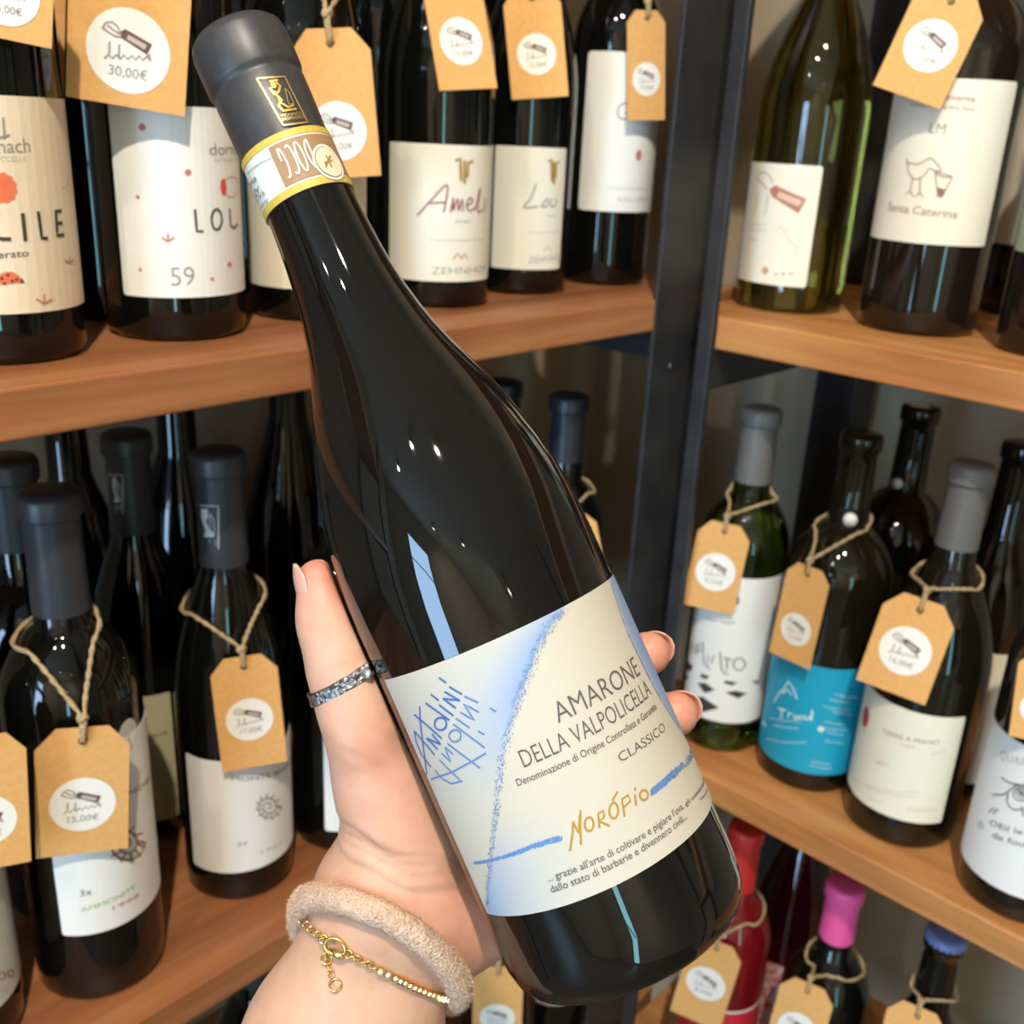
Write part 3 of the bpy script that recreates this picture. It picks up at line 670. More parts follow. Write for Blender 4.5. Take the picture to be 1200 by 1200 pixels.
def spiral(b, x, y, r, m, wd=.0009):
    strokes(b, 'ammonite_drawing', [[(x + r * (1 - t / 26) * math.cos(t * .62), y + r * (1 - t / 26) * math.sin(t * .62)) for t in range(25)]] + [[(x + r * .55 * math.cos(q), y + r * .55 * math.sin(q)), (x + r * math.cos(q + .2), y + r * math.sin(q + .2))] for q in [k * .55 for k in range(12)]], wd, m)
spiral(b, 147, 988, 22, AM, .0013); disc(b, 'ammonite_eye', (145, 982), .0028, .0036, BLK)
text(b, '3x', (94, 1050), (108, 1047), .0045, BLK); text(b, 'AMMONITE', (95, 1068), (158, 1040), .0034, ink(120, 190, 90)); text(b, '1998', (132, 1066), (162, 1050), .003, ROSE)
disc(b, 'neck_oval', (150, 862), .0075, .0105, ink(206, 202, 196), off=.0004, n=28, parent=b.e)
b = BOT['mon']; plabel(b, (224, 960), None, (270, 892), (270, 1023), PAPER, 'white label with small grey ammonite')
text(b, 'MONTE BIANCO', (271, 914), (345, 890), .0036, ink(96, 116, 132)); spiral(b, 314, 945, 15, ink(140, 132, 126)); text(b, '3x', (278, 992), (290, 988), .0035, GRY)
text(b, '1997', (306, 1000), (330, 988), .003, LGR)
b = BOT['fif']; plabel(b, (380, 920), None, (420, 842), (405, 974), PAPER)
b = BOT['thi']; plabel(b, None, (206, 900), (180, 815), (180, 962), mat('olive_cream_paper', srgb(196, 186, 148), .8)); text(b, 'MONTE', (168, 866), (196, 860), .003, BLK)
def cap_emblem(b, x0, y0, x1, y1, m, sh=0):
    R = radius_at(b.prof, b.H - .03) + .0006; b.cur = b.e
    strokes(b, 'emblem_frame', [[(x0, y0), (x1, y0 + 1), (x1 + sh, y1 + 1), (x0 + sh, y1), (x0, y0)]], .0007, m, R=R, off=.0004)
    w, h = x1 - x0, y1 - y0
    P = lambda q: [(x0 + w * a + sh * c, y0 + h * c) for a, c in q]
    poly(b, 'emblem_figure', P([(.3, .08), (.55, .08), (.6, .26), (.5, .36), (.62, .55), (.85, .66), (.82, .74), (.4, .74), (.48, .58), (.34, .38), (.28, .24)]), m, R=R, off=.0004)
    strokes(b, 'emblem_vessel', [P([(.66, .2), (.8, .32), (.84, .62), (.66, .6), (.66, .2)])], .0005, m, R=R, off=.0004)
    strokes(b, 'emblem_base', [P([(.12, .84), (.88, .84)]), P([(.12, .92), (.88, .92)])], .0006, m, R=R, off=.0004)
SILV = ink(196, 200, 204, .4)
cap_emblem(BOT['mon'], 228, 592, 256, 642, SILV); cap_emblem(BOT['thi'], 127, 556, 144, 600, SILV)
b = BOT['inf']; plabel(b, (806, 780), (904, 780), (860, 676), (850, 847), PAPER, 'white label with black checkerboard')
text(b, '13', (852, 707), (866, 708), .007, BLK); text(b, 'vino rosso', (829, 726), (861, 731), .0026, BLK)
strokes(b, 'hand_lettering', [[(806, 755), (806, 768)], [(810, 766), (811, 753), (815, 766), (817, 754)], [(818, 767), (819, 755), (822, 756)], [(819, 761), (822, 762)], [(824, 752), (825, 776), (832, 784)], [(829, 777), (830, 767), (834, 778), (837, 768)], [(844, 764), (846, 786), (853, 790)], [(848, 771), (857, 772)], [(852, 772), (852, 784)], [(866 + 7 * math.cos(t), 778 + 7 * math.sin(t)) for t in [k * math.pi / 6 for k in range(13)]]], .0011, BLK)
for q in [[(807, 775), (813, 781), (809, 788), (805, 782)], [(822, 789), (832, 792), (828, 796), (821, 793)], [(804, 786), (807, 794), (804, 797)], [(850, 797), (864, 799), (858, 803), (848, 800)], [(818, 800), (827, 800), (838, 808), (826, 812)], [(850, 811), (862, 809), (875, 812), (865, 818)], [(811, 818), (824, 816), (843, 829), (824, 834), (815, 827)], [(880, 798), (889, 797), (887, 801)]]: poly(b, 'checker_diamond', q, BLK)
b = BOT['blu']; BLUE = mat('bright_blue_paper', srgb(22, 166, 206), .55)
plabel(b, (887, 850), (1018, 850), (975, 784), (945, 906), BLUE, 'bright blue label')
WB = ink(220, 240, 244)
strokes(b, 'mountain_drawing', [[(908, 822), (914, 812), (920, 806), (925, 798), (930, 806), (934, 818)], [(918, 812), (924, 808), (928, 814)]], .0014, WB)
strokes(b, 'script_lettering', [[(913, 830), (922, 832), (917, 832), (916, 841)], [(924, 840), (925, 835), (929, 836)], [(932, 838), (931, 842), (935, 842), (936, 838)], [(938, 842), (939, 838), (941, 842), (943, 838), (944, 843)], [(946, 843), (949, 839), (950, 843)], [(952, 832), (951, 844)]], .0014, WB)
for k, (x0, x1, y) in enumerate([(903, 940, 842), (907, 936, 850), (893, 900, 848), (898, 945, 866), (965, 995, 828), (972, 996, 820), (975, 998, 834), (978, 1004, 814), (960, 992, 852), (966, 990, 846), (968, 988, 858), (966, 988, 868), (950, 972, 892), (948, 974, 897)]):
    text(b, ['vino spumante brut nature', 'metodo ancestrale'][k % 2], (x0, y), (x1, y + 4), .0022, WB)
disc(b, 'dot_motif', (896, 848), .0026, .0022, WB); disc(b, 'dot_motif', (962, 854), .0026, .0026, WB)
R = radius_at(b.prof, b.H - .068) + .0004; b.cur = b.e
link('wax_seal', tube_mesh('wax_seal', [wrap(b, R * .1, b.H - .066, -.002, R), wrap(b, R * .1, b.H - .066, .0035, R)], .0052, 16), mat('white_wax', srgb(236, 234, 228), .35), b.e)
patch(b, 'neck_band', -R * 3.1, R * 3.1, b.H - .072, b.H - .058, mat('black_wax', (.006, .006, .007), .25), R=R, corner=.0002)
b = BOT['blb']; plabel(b, None, (1050, 745), (1030, 735), (1020, 870), BLUE, 'bright blue label'); R = radius_at(b.prof, b.H - .06) + .0004
link('wax_seal', tube_mesh('wax_seal', [wrap(b, -R * .5, b.H - .066, -.002, R), wrap(b, -R * .5, b.H - .066, .0030, R)], .0045, 16), MATS['white_wax'], b.e)
b = BOT['yel']; plabel(b, (993, 880), (1122, 880), (1065, 832), (1060, 962), CREAM, 'large cream label with red seal')
disc(b, 'red_seal', (1015, 840), .0052, .0088, ink(178, 62, 66), n=24)
text(b, "TERRE A MANO", (1034, 858), (1100, 872), .0040, GRY); text(b, 'rosso', (1055, 873), (1072, 876), .002, ROSE); text(b, 'Firma', (1090, 886), (1108, 880), .0032, LGR, shear=.4)
text(b, '2021', (1026, 894), (1040, 897), .003, ROSE); text(b, 'denominazione di origine protetta', (1000, 912), (1076, 928), .0018, LGR); text(b, 'imbottigliato da integralmente', (1014, 922), (1072, 934), .0018, LGR); text(b, '750 ml', (1018, 936), (1034, 941), .0018, LGR); text(b, 'CLASSICO', (1062, 949), (1096, 950), .003, LGR)
b = BOT['ree']; plabel(b, None, None, (1160, 766), (1130, 918), CREAM)
b = BOT['qua']; plabel(b, (1134, 930), None, (1195, 870), (1195, 1052), PAPER, 'white label with drawn eye')
text(b, 'QUARTO', (1172, 888), (1222, 902), .0065, LGR)
strokes(b, 'eye_drawing', [[(1174, 911), (1184, 917), (1200, 920), (1214, 922)], [(1164, 931), (1176, 931), (1184, 926), (1192, 920), (1204, 920)], [(1182, 930), (1181, 940), (1188, 948), (1198, 948)]], .0009, BLK, curve=True)
strokes(b, 'iris_drawing', [[(1197 + 9 * math.cos(t), 930 + 8 * math.sin(t)) for t in [k * math.pi / 6 for k in range(13)]], [(1197 + 5 * math.cos(t), 929 + 5 * math.sin(t)) for t in [k * math.pi / 6 for k in range(13)]]], .0008, BLK); disc(b, 'pupil', (1197, 929), .0014, .0016, BLK)
strokes(b, 'pen_marks', [[(1160, 952), (1165, 947)], [(1165, 953), (1170, 948)], [(1147, 962), (1149, 970)], [(1151, 962), (1152, 971)], [(1198, 945), (1200, 956)]], .0009, BLK)
text(b, 'OEil le', (1160, 966), (1198, 978), .0048, BLK); text(b, 'de fou', (1163, 981), (1200, 992), .0050, BLK)
b = BOT['red']; plabel(b, None, None, (820, 1172), (800, 1260), mat('red_paper', srgb(206, 42, 52), .5)); b.cur['label'] = 'red paper label with white edge'
u = b.R * 1.7; patch(b, 'label_border', -u, u, uv(b, 820, 1172)[1] - .0022, uv(b, 820, 1172)[1], WHT, off=.0006, corner=.0002)
b = BOT['blk']; plabel(b, (886, 1150), (915, 1150), (905, 1128), (902, 1212), mat('worn_red_paper', srgb(196, 74, 70), .6, noise=(srgb(232, 220, 214), 160, 2)))
b = BOT['lowp']; patch(b, 'paper_label', -b.R * 1.7, b.R * 1.7, max(.02, uv(b, 632, 1175)[1]), .17, mat('lilac_paper', srgb(186, 160, 172), .7))
b = BOT['cro']; H = b.H
cp = [(.0165 + (.0008 if 0 else 0), H - .006), (.0168, H - .004), (.0155, H + .0008), (.012, H + .0018), (.001, H + .0018)]
cm = lathe_mesh('crown_cap', cp, 42)
for v in cm.vertices:
    if v.co.z < H - .003:
        a = math.atan2(v.co.y, v.co.x); q = 1 + .035 * math.cos(21 * a); v.co.x *= q; v.co.y *= q
link('crown_cap', cm, CAP_U, b.e)

# ------------------------------------------------------------------ the held bottle
D0, KPX = .325, .325 / 1200
ax = (.4035, .915)                              # down the bottle, in the picture plane
pb = (581.7 + 398 * ax[0], 735.4 + 398 * ax[1])
Zc, Xc = Vector((-ax[0], ax[1], 0)).normalized(), Vector((0, 0, 1)); Yc = Zc.cross(Xc)
Mh = (CR @ Matrix((Xc, Yc, Zc)).transposed()).to_4x4(); Mh.translation = at_d(*pb, D0)
raw = [(398, 3), (398, 60), (399, 112), (397, 128), (390, 138), (378, 145), (360, 149), (335, 150), (200, 150), (0, 150), (-60, 150), (-96, 149), (-125, 147), (-153, 143.5), (-183, 138.5), (-213, 131.5), (-241, 123.5), (-269, 114), (-298, 102.5), (-326, 91), (-353, 81), (-380, 73), (-410, 66), (-438, 61.2), (-470, 57.8), (-500, 55.6), (-548, 53), (-607, 50.5), (-690, 49), (-740, 49), (-752, 45)]
hp = [(h * KPX * .993, (398 - t) * KPX) for t, h in raw]
hb = Bottle(); hb.R = 150 * KPX * .993; hb.prof = hp; hb.H = hp[-1][1]
hb.e = tag(empty('wine_bottle'), 'large black bottle with cream and blue AMARONE label held tilted in the hand', 'bottle'); hb.e.matrix_world = Mh; hb.M = Mh; frame(hb)
GLASS_H = mat('held_bottle_glass', (.0050, .0046, .0041), .03, noise=((.0062, .0056, .005), 30, 3))
link('glass_body', lathe_mesh('glass_body', hp, 96), GLASS_H, hb.e)
craw = [(-575, 52.2), (-576, 52.8), (-606, 53), (-640, 54.2), (-683, 54.8), (-687, 53.6), (-691, 53.6), (-694, 56), (-698, 57.2), (-720, 57.6), (-742, 57.5), (-751, 55.5), (-756, 51), (-757, 30), (-757, 2)]
link('capsule', lathe_mesh('capsule', [(h * KPX, (398 - t) * KPX) for t, h in craw], 72), CAP_K, hb.e)
# capsule emblem in gold
b = hb; RC = 54.6 * KPX; GOLD = ink(206, 172, 96, .35, .6)
gp = lambda x, y: (200 + x * .2, y * .2)
strokes(b, 'emblem_frame', [[gp(505, 462), gp(665, 450), gp(800, 718), gp(660, 736), gp(505, 462)]], .0005, GOLD, R=RC, parent=b.e, off=.0003)
disc(b, 'emblem_figure', gp(602, 500), .0009, .0011, GOLD, R=RC, parent=b.e, off=.0003, n=12)
strokes(b, 'emblem_figure', [[gp(580, 478), gp(622, 472)], [gp(584, 520), gp(606, 556), gp(632, 540), gp(640, 505), gp(618, 486)], [gp(606, 540), gp(630, 570), gp(646, 605)], [gp(620, 560), gp(652, 590)], [gp(646, 605), gp(690, 630), gp(716, 618)], [gp(640, 600), gp(632, 622), gp(660, 652), gp(732, 640)]], .00075, GOLD, R=RC, parent=b.e, off=.0003)
strokes(b, 'emblem_vessel', [[gp(668, 520), gp(690, 540), gp(720, 610), gp(690, 612), gp(668, 520)]], .0003, GOLD, R=RC, parent=b.e, off=.0003)
text(b, 'VIGNAIOLI', gp(648, 692), gp(776, 676), .0012, GOLD, R=RC, parent=b.e, off=.0003); text(b, 'INDIPENDENTI', gp(658, 712), gp(788, 698), .0010, GOLD, R=RC, parent=b.e, off=.0003)
# state seal strip round the neck
RS = 53.6 * KPX; u = RS * 2.2; vz = lambda t: (398 - t) * KPX
s0 = patch(b, 'seal_strip', -u, u, vz(-540), vz(-610), mat('strip_paper', srgb(224, 226, 220), .6), R=RS, off=.0003, corner=.0002); s0['label'] = 'paper seal strip with gold borders and brown DOCG panel'
YG = mat('gold_border_print', srgb(206, 178, 74), .5)
patch(b, 'border', -u, u, vz(-540), vz(-549), YG, R=RS, off=.0005, corner=.0001, parent=s0); patch(b, 'border', -u, u, vz(-602), vz(-610), YG, R=RS, off=.0005, corner=.0001, parent=s0)
cp8 = lambda x, y: (270 + x * .125, 150 + y * .125)
ul = uv(b, *cp8(460, 420), RS)[0]
patch(b, 'panel', ul, u, vz(-551.5), vz(-599.5), mat('brown_panel_print', srgb(160, 128, 92), .6), R=RS, off=.0005, corner=.0001, parent=s0)
WS = ink(240, 234, 222)
def seal_letters():
    u1, v1 = uv(b, *cp8(810, 330), RS); ua = ul + .0012; w = (u1 - ua) / 4; vm = vz(-576); hh = .0047
    el = lambda c, a0, a1: [(c + w * .36 * math.cos(math.radians(a)), vm + hh * math.sin(math.radians(a))) for a in range(a0, a1 + 1, 12)]
    lines = [el(ua + w * .5, -110, 110) + [(ua + w * .38, vm + hh * .2)], el(ua + w * 1.5, -120, 120), el(ua + w * 2.5, 0, 360), [(ua + w * 3.78, vm - hh), (ua + w * 3.78, vm + hh)] + [(ua + w * 3.78 - w * .55 * math.sin(math.radians(a)), vm + hh * math.cos(math.radians(a))) for a in range(0, 181, 12)]]
    V, Fc = ribbon(lines, .00055); link('lettering', mesh('lettering', [wrap(b, p, q, .0008, RS) for p, q in V], Fc), WS, s0)
seal_letters()
disc(b, 'seal', cp8(915, 330), .0054, .0060, WS, R=RS, parent=s0, off=.0008, n=32); disc(b, 'seal_ring', cp8(915, 330), .0047, .0052, ink(150, 128, 100), R=RS, parent=s0, off=.0009, n=32); disc(b, 'seal_field', cp8(915, 330), .0044, .0049, ink(226, 214, 186), R=RS, parent=s0, off=.0010, n=32)
strokes(b, 'seal_star', [[cp8(880, 280), cp8(905, 320), cp8(930, 380)], [cp8(870, 340), cp8(930, 320)], [cp8(880, 380), cp8(915, 280)]], .0006, GLD, R=RS, parent=s0, off=.0011)
for x0, y0, x1, y1, h, t in [(270, 560, 205, 640, .0022, 'ADE'), (325, 600, 235, 700, .0018, 'VALPO'), (355, 680, 260, 790, .0016, 'Amarone'), (245, 475, 170, 560, .0014, '88421'), (400, 290, 170, 440, .0010, 'Denominazione di origine')]:
    text(b, t, cp8(x0, y0 - 22), cp8(x1, y1 - 22), -h, GRY, R=RS, parent=s0, off=.0005)
# main label, printed wash as colour of the paper
zt, zb_ = uv(b, 452, 796)[1], uv(b, 574, 1070)[1]
UL, UR = uv(b, 452, 797)[0], b.R * 1.75
q4 = lambda x, y: (440 + x * .35, 660 + y * .35)
cl = [uv(b, *q4(*p)) for p in [(630, 150), (570, 230), (510, 370), (470, 480), (430, 640), (410, 780), (400, 900), (385, 1020), (380, 1160)]]
cr = [uv(b, *q4(*p)) for p in [(785, 75), (830, 210), (880, 320), (930, 420), (990, 520), (1040, 600)]]
def interp(c, v):
    c = sorted(c, key=lambda p: p[1]); return float(np.interp(v, [p[1] for p in c], [p[0] for p in c]))
NU, NV = 90, 60; V, Fc, Cc = [], [], []
cream = np.array(srgb(198, 192, 177)); pale = np.array(srgb(184, 192, 194)); blue = np.array(srgb(134, 162, 206)); rblue = np.array(srgb(140, 165, 206))
for j in range(NV + 1):
    v = zb_ + (zt - zb_) * j / NV; vn = j / NV; uc, urr = interp(cl, v), interp(cr, v)
    for i in range(NU + 1):
        uu = UL + (UR - UL) * i / NU; V.append(wrap(b, uu, v, .0004)); c = cream.copy(); d = uc - uu
        if d > 0:
            wv = smooth(0, 1, (vn - .38) / .5); s1 = wv * math.exp(-(d / .011) ** 1.4); s2 = wv * math.exp(-(d / .03) ** 2) * .6
            c = c + (pale - c) * s2; c = c + (blue - c) * min(1, s1)
        else:
            wv = smooth(1, 0, vn / .42); s1 = wv * math.exp(-(-d / .012) ** 1.3) * .8; s2 = wv * math.exp(-(-d / .03) ** 2) * .6
            c = c + (pale - c) * s2; c = c + (blue - c) * s1
        if uu > urr and vn > .25: c = c + (rblue - c) * smooth(0, 1, (uu - urr) / .002)
        Cc.append((*c, 1))
for j in range(NV):
    for i in range(NU): a0 = j * (NU + 1) + i; Fc.append((a0, a0 + 1, a0 + NU + 2, a0 + NU + 1))
lm = mesh('paper_label', V, Fc); lm.shade_smooth(); att = lm.color_attributes.new('wash', 'FLOAT_COLOR', 'POINT'); att.data.foreach_set('color', np.array(Cc, dtype=np.float32).ravel())
m = mat('held_label_paper', (1, 1, 1), .7, bump=(900, .12, .0004)); at = m.node_tree.nodes.new('ShaderNodeAttribute'); at.attribute_name = 'wash'
m.node_tree.links.new(at.outputs['Color'], m.node_tree.nodes['Principled BSDF'].inputs['Base Color'])
hl = link('paper_label', lm, m, b.e); hl['label'] = 'cream paper label with blue washes and AMARONE lettering'; b.cur = hl
CRAY = ink(104, 136, 186); PEN = ink(64, 104, 176); TXT = ink(96, 88, 88); OCH = ink(172, 132, 50)
def crayon(name, pix, w0, w1, n, m, size=.0005):
    P = [uv(b, *p) for p in pix]; P = [(p.x, p.y) for p in catmull([(x, y, 0) for x, y in P], 10)]; V, Fc = [], []
    for _ in range(n):
        t = random.random() * (len(P) - 1.001); k = int(t); f = t - k; x = P[k][0] + (P[k + 1][0] - P[k][0]) * f; y = P[k][1] + (P[k + 1][1] - P[k][1]) * f
        wd = w0 + (w1 - w0) * t / (len(P) - 1); x += random.uniform(-.5, .5) * wd; y += random.uniform(-.5, .5) * wd
        
        if not zb_ + .0006 < y < zt - .0006: continue
        a = random.uniform(.2, 1.2); s = size * random.uniform(.4, 1.2); dx, dy = math.cos(a) * s, math.sin(a) * s; i = len(V)
        V += [wrap(b, x + dx, y + dy, .0006), wrap(b, x - dy * .35, y + dx * .35, .0006), wrap(b, x - dx, y - dy, .0006), wrap(b, x + dy * .35, y - dx * .35, .0006)]; Fc.append((i, i + 1, i + 2, i + 3))
    return link(name, mesh(name, V, Fc), m, hl)
crayon('crayon_line', [q4(*p) for p in [(630, 150), (570, 230), (510, 370), (470, 480), (430, 640), (410, 780), (400, 900), (385, 1020), (380, 1160)]], .0032, .0014, 1150, CRAY, .00035)
crayon('crayon_line', [q4(*p) for p in [(785, 75), (830, 210), (880, 320), (930, 420), (990, 520), (1040, 600)]], .0005, .0005, 420, CRAY, .00045)
crayon('crayon_stroke', [q4(*p) for p in [(335, 1000), (440, 978), (530, 945), (618, 918)]], .0003, .0013, 620, ink(92, 132, 192), .0006)
crayon('crayon_stroke', [q4(*p) for p in [(922, 766), (960, 735), (1010, 690), (1060, 625)]], .0014, .0024, 620, ink(92, 132, 192), .0006)
z3 = lambda x, y: (440 + x * .13333, 780 + y * .13333)
el = lambda cx, cy, rx, ry: [(cx + rx * math.cos(k * math.pi / 8 + 1), cy + ry * math.sin(k * math.pi / 8 + 1)) for k in range(18)]
S1 = [[(400, 355), (405, 480), (430, 680), (465, 950)], [(355, 425), (480, 530), (590, 630)], [(355, 570), (400, 620), (470, 700), (530, 775)], [(355, 570), (370, 660), (420, 780), (500, 880)], [(462, 632), (556, 724)], [(466, 632), (575, 682)], [(510, 597), (582, 682)], el(582, 505, 52, 55), [(455, 325), (655, 470)], [(572, 340), (690, 432)], [(500, 248), (562, 298)], [(605, 285), (710, 365)], [(605, 285), (745, 300)], [(618, 225), (745, 300)], [(660, 182), (762, 244)], [(570, 102), (625, 143)]]
S2 = [[(790, 265), (905, 320)], [(755, 405), (875, 476), (780, 330), (910, 402)], [(720, 460), (832, 538)], el(708, 610, 52, 52), [(695, 510), (965, 715)], [(910, 570), (962, 600)], [(645, 680), (925, 892)], [(595, 765), (672, 838), (620, 705), (692, 770)], [(500, 992), (680, 930), (850, 840), (975, 765)], [(535, 910), (590, 980), (680, 1030), (770, 1005)], [(575, 820), (660, 910), (745, 990)], [(1015, 370), (1060, 398)]]
strokes(b, 'signature', [[z3(*p) for p in L] for L in S1], .00060, PEN, off=.0006); strokes(b, 'signature', [[z3(*p) for p in L] for L in S2], .00050, ink(92, 130, 188), off=.0006)
z5 = lambda x, y: (620 + x * .19167, 900 + y * .19167)
S3 = [[(250, 500), (265, 400), (268, 325)], [(268, 325), (300, 395), (312, 260)], [(312, 260), (312, 360), (316, 460)], el(365, 340, 27, 42), [(427, 362), (420, 275), (450, 258), (456, 298), (426, 322), (486, 350)], el(513, 258, 27, 48), [(505, 195), (535, 145)], [(578, 292), (562, 190), (600, 163), (614, 200), (572, 240)], [(648, 225), (640, 165)], [(640, 120), (642, 132)], el(695, 165, 25, 30)]
strokes(b, 'signature', [[z5(*p) for p in L] for L in S3], .00060, OCH, off=.0006)
z4 = lambda x, y: (590 + x * .2, 760 + y * .2)
def ltext(s, ps, pe, ptop, m=TXT, thin=-.007):
    h = 1.12 * abs(uv(b, *ptop)[1] - uv(b, *ps)[1]); us = uv(b, *ps); ue = uv(b, *pe); return text(b, s, ps, pe, h, m, thin=thin, off=.0006)
ltext('AMARONE', z4(320, 437), z4(795, 152), z4(300, 320)); ltext('DELLA VALPOLICELLA', z4(125, 695), z4(860, 270), z4(82, 605))
ltext('Denominazione di Origine Controllata e Garantita', z4(88, 802), z4(890, 352), z4(74, 765), thin=0.004); ltext('CLASSICO', z4(680, 667), z4(942, 480), z4(655, 622))
ltext("... grazie all'arte di coltivare e pigiare l'uva,", z5(122, 690), z5(938, 246), z5(104, 652), thin=.004); ltext('gli uomini uscirono', z5(950, 236), z5(1062, 60), z5(945, 205), thin=.004)
ltext('dallo stato di barbarie e divennero civili...', z5(142, 757), z5(958, 308), z5(124, 718), thin=.004); ltext('Thomas', z5(1040, 208), z5(1080, 130), z5(1036, 190), thin=.004)

# ------------------------------------------------------------------ the hand (one continuous skin, grown as a smooth distance field)
# local frame of the hand: camera-like axes, metres (x right, y up, z toward the viewer), set into the world by Mc
Mc = CR.to_4x4(); Mc.translation = EYE
def cp(px, py, d): return np.array(((px - 600) / F * d, (600 - py) / F * d, -d))
AXP = cp(581.7, 735.4, D0); AXD = np.array((.4035, -.915, 0.0)) / math.hypot(.4035, .915); AXN = np.array((.915, .4035, 0.0)) / math.hypot(.4035, .915); BACK = np.array((0, 0, -1.0))
BR = hb.R
def cyl(t, phi, r):
    a = math.radians(phi); return AXP + AXD * (t * KPX) + AXN * (r * math.cos(a)) + BACK * (r * math.sin(a))
def adist(P):
    q = P - AXP; q = q - np.outer(q @ AXD, AXD).reshape(q.shape) if q.ndim > 1 else q - AXD * (q @ AXD); return np.linalg.norm(q, axis=-1)
def touch(px, py, r, lo=.26, hi=.325):          # depth on the viewer's side at which a ball of radius r rests on the bottle
    for _ in range(40):
        m_ = (lo + hi) / 2
        if adist(cp(px, py, m_)) < BR + r - .0026: hi = m_
        else: lo = m_
    return lo
G = .00095; LO = np.array((-.215, -.435, -.445)); N = np.ceil((np.array((.078, .002, -.270)) - LO) / G).astype(int)
field = np.full(N, .05, dtype=np.float32)
gx = [(LO[i] + G * np.arange(N[i])).astype(np.float32) for i in range(3)]
def cone_d(X, Y, Z, a, b_, ra, rb):
    ab = b_ - a; L2 = ab @ ab
    h = ((X - a[0]) * ab[0] + (Y - a[1]) * ab[1] + (Z - a[2]) * ab[2]) / L2; h = np.clip(h, 0, 1)
    return np.sqrt((X - a[0] - h * ab[0]) ** 2 + (Y - a[1] - h * ab[1]) ** 2 + (Z - a[2] - h * ab[2]) ** 2) - (ra + (rb - ra) * h)
def smin(a, b_, k):
    h = np.maximum(k - np.abs(a - b_), 0) / k; return np.minimum(a, b_) - h * h * k * .25
PR = []
def add(a, b_, ra, rb, k):
    a, b_ = np.asarray(a), np.asarray(b_); PR.append((a, b_, ra, rb, k)); m_ = max(ra, rb) + .022
    l = np.maximum(((np.minimum(a, b_) - m_ - LO) / G).astype(int), 0); h = np.minimum(((np.maximum(a, b_) + m_ - LO) / G).astype(int) + 1, N)
    sl = tuple(slice(l[i], h[i]) for i in range(3))
    X, Y, Z = np.meshgrid(gx[0][sl[0]], gx[1][sl[1]], gx[2][sl[2]], indexing='ij', sparse=True)
    field[sl] = smin(field[sl], cone_d(X, Y, Z, a, b_, ra, rb), k)
def chain(pts, k):
    for (p, r), (q, s) in zip(pts, pts[1:]): add(p, q, r, s, k)
# forearm and wrist: two parallel bones of flesh
chain([(cp(90, 1830, .395), .030), (cp(262, 1450, .365), .027), (cp(372, 1212, .352), .0205), (cp(424, 1078, .345), .0168)], .02)
chain([(cp(170, 1880, .395), .033), (cp(340, 1490, .365), .029), (cp(430, 1240, .352), .0215), (cp(466, 1104, .347), .0168)], .02)
# palm
fing = [(114, 138, 91, 61, 27, (.0110, .0092, .0082, .0074)), (197, 140, 92, 60, 27, (.0112, .0094, .0084, .0076)), (272, 142, 96, 72, 52, (.0106, .0088, .0080, .0072)), (338, 142, 104, 84, 66, (.0096, .0078, .0070, .0064))]
root = [cp(440, 1030, .350), cp(468, 1058, .353), cp(490, 1080, .354), cp(508, 1096, .352)]
mcp = [cyl(t, a, BR + .0145) for t, a, *_ in fing]
for r0, m_, rr in zip(root, mcp, (.015, .0145, .014, .0135)): add(r0, m_, rr, .0125, .016)
for i in range(3): add(mcp[i], mcp[i + 1], .0115, .0115, .010); add((root[i] + mcp[i]) / 2, (root[i + 1] + mcp[i + 1]) / 2, .012, .012, .012)
add(cp(505, 1068, .338), cp(545, 1062, .347), .0145, .0150, .014)       # heel below the little finger
add(cp(455, 1035, .338), cp(474, 985, .337), .0175, .0165, .016)          # ball of the thumb
# thumb: (picture position, radius) of its centre line, laid against the left flank of the glass
TH_ = [((373, 681), .0070), ((384, 727), .0081), ((400, 772), .0096), ((412, 812), .0101), ((426, 852), .0109)]
TP = [(cp(*p, touch(*p, r)), r) for p, r in TH_] + [(cp(441, 900, .331), .0127), (cp(456, 950, .334), .0148), (cp(468, 992, .336), .0170)]
TT, TI, TM = TP[0][0], TP[2][0], TP[5][0]
chain(TP[::-1], .008)
add(TM + np.array((.006, -.004, -.006)), mcp[0], .0105, .0115, .014)    # web between thumb and forefinger
FD = []
for (t, a0, a1, a2, a3, rr), m_ in zip(fing, mcp):
    P = [m_, cyl(t, a1, BR + rr[1] + .0005), cyl(t, a2, BR + rr[2] - .0004), cyl(t, a3, BR + rr[3] - .0004)]
    FD.append((P, rr)); chain(list(zip(P, rr)), .0035)
# fine relief: wrist and joint creases
def crease(c, nrm, w_, depth, reach):
    global field
    n_ = np.asarray(nrm, float); n_ = n_ / np.linalg.norm(n_)
    l = np.maximum(((c - reach - LO) / G).astype(int), 0); h = np.minimum(((c + reach - LO) / G).astype(int), N); sl = tuple(slice(l[i], h[i]) for i in range(3))
    x, y, z = gx[0][sl[0]][:, None, None] - c[0], gx[1][sl[1]][None, :, None] - c[1], gx[2][sl[2]][None, None, :] - c[2]
    wob = .0009 * np.sin(260 * x + 90 * z) ; s_ = x * n_[0] + y * n_[1] + z * n_[2] + wob; d2 = np.sqrt(x * x + y * y + z * z)
    field[sl] += depth * np.exp(-(s_ / w_) ** 2) * np.clip(1 - d2 / reach, 0, 1)
for q, dd in (((447, 1000), .0022), ((452, 1012), .0018), ((440, 988), .0016), ((462, 1034), .0012)): crease(cp(*q, .320), (.34, .94, .1), .0012, dd, .040)
tax = (TI - TT) / np.linalg.norm(TI - TT); crease(TI + np.array((.004, 0, .009)), tax, .0010, .0005, .014); crease(TI + np.array((.004, -.003, .009)), tax + np.array((.2, 0, 0)), .0010, .0005, .013)
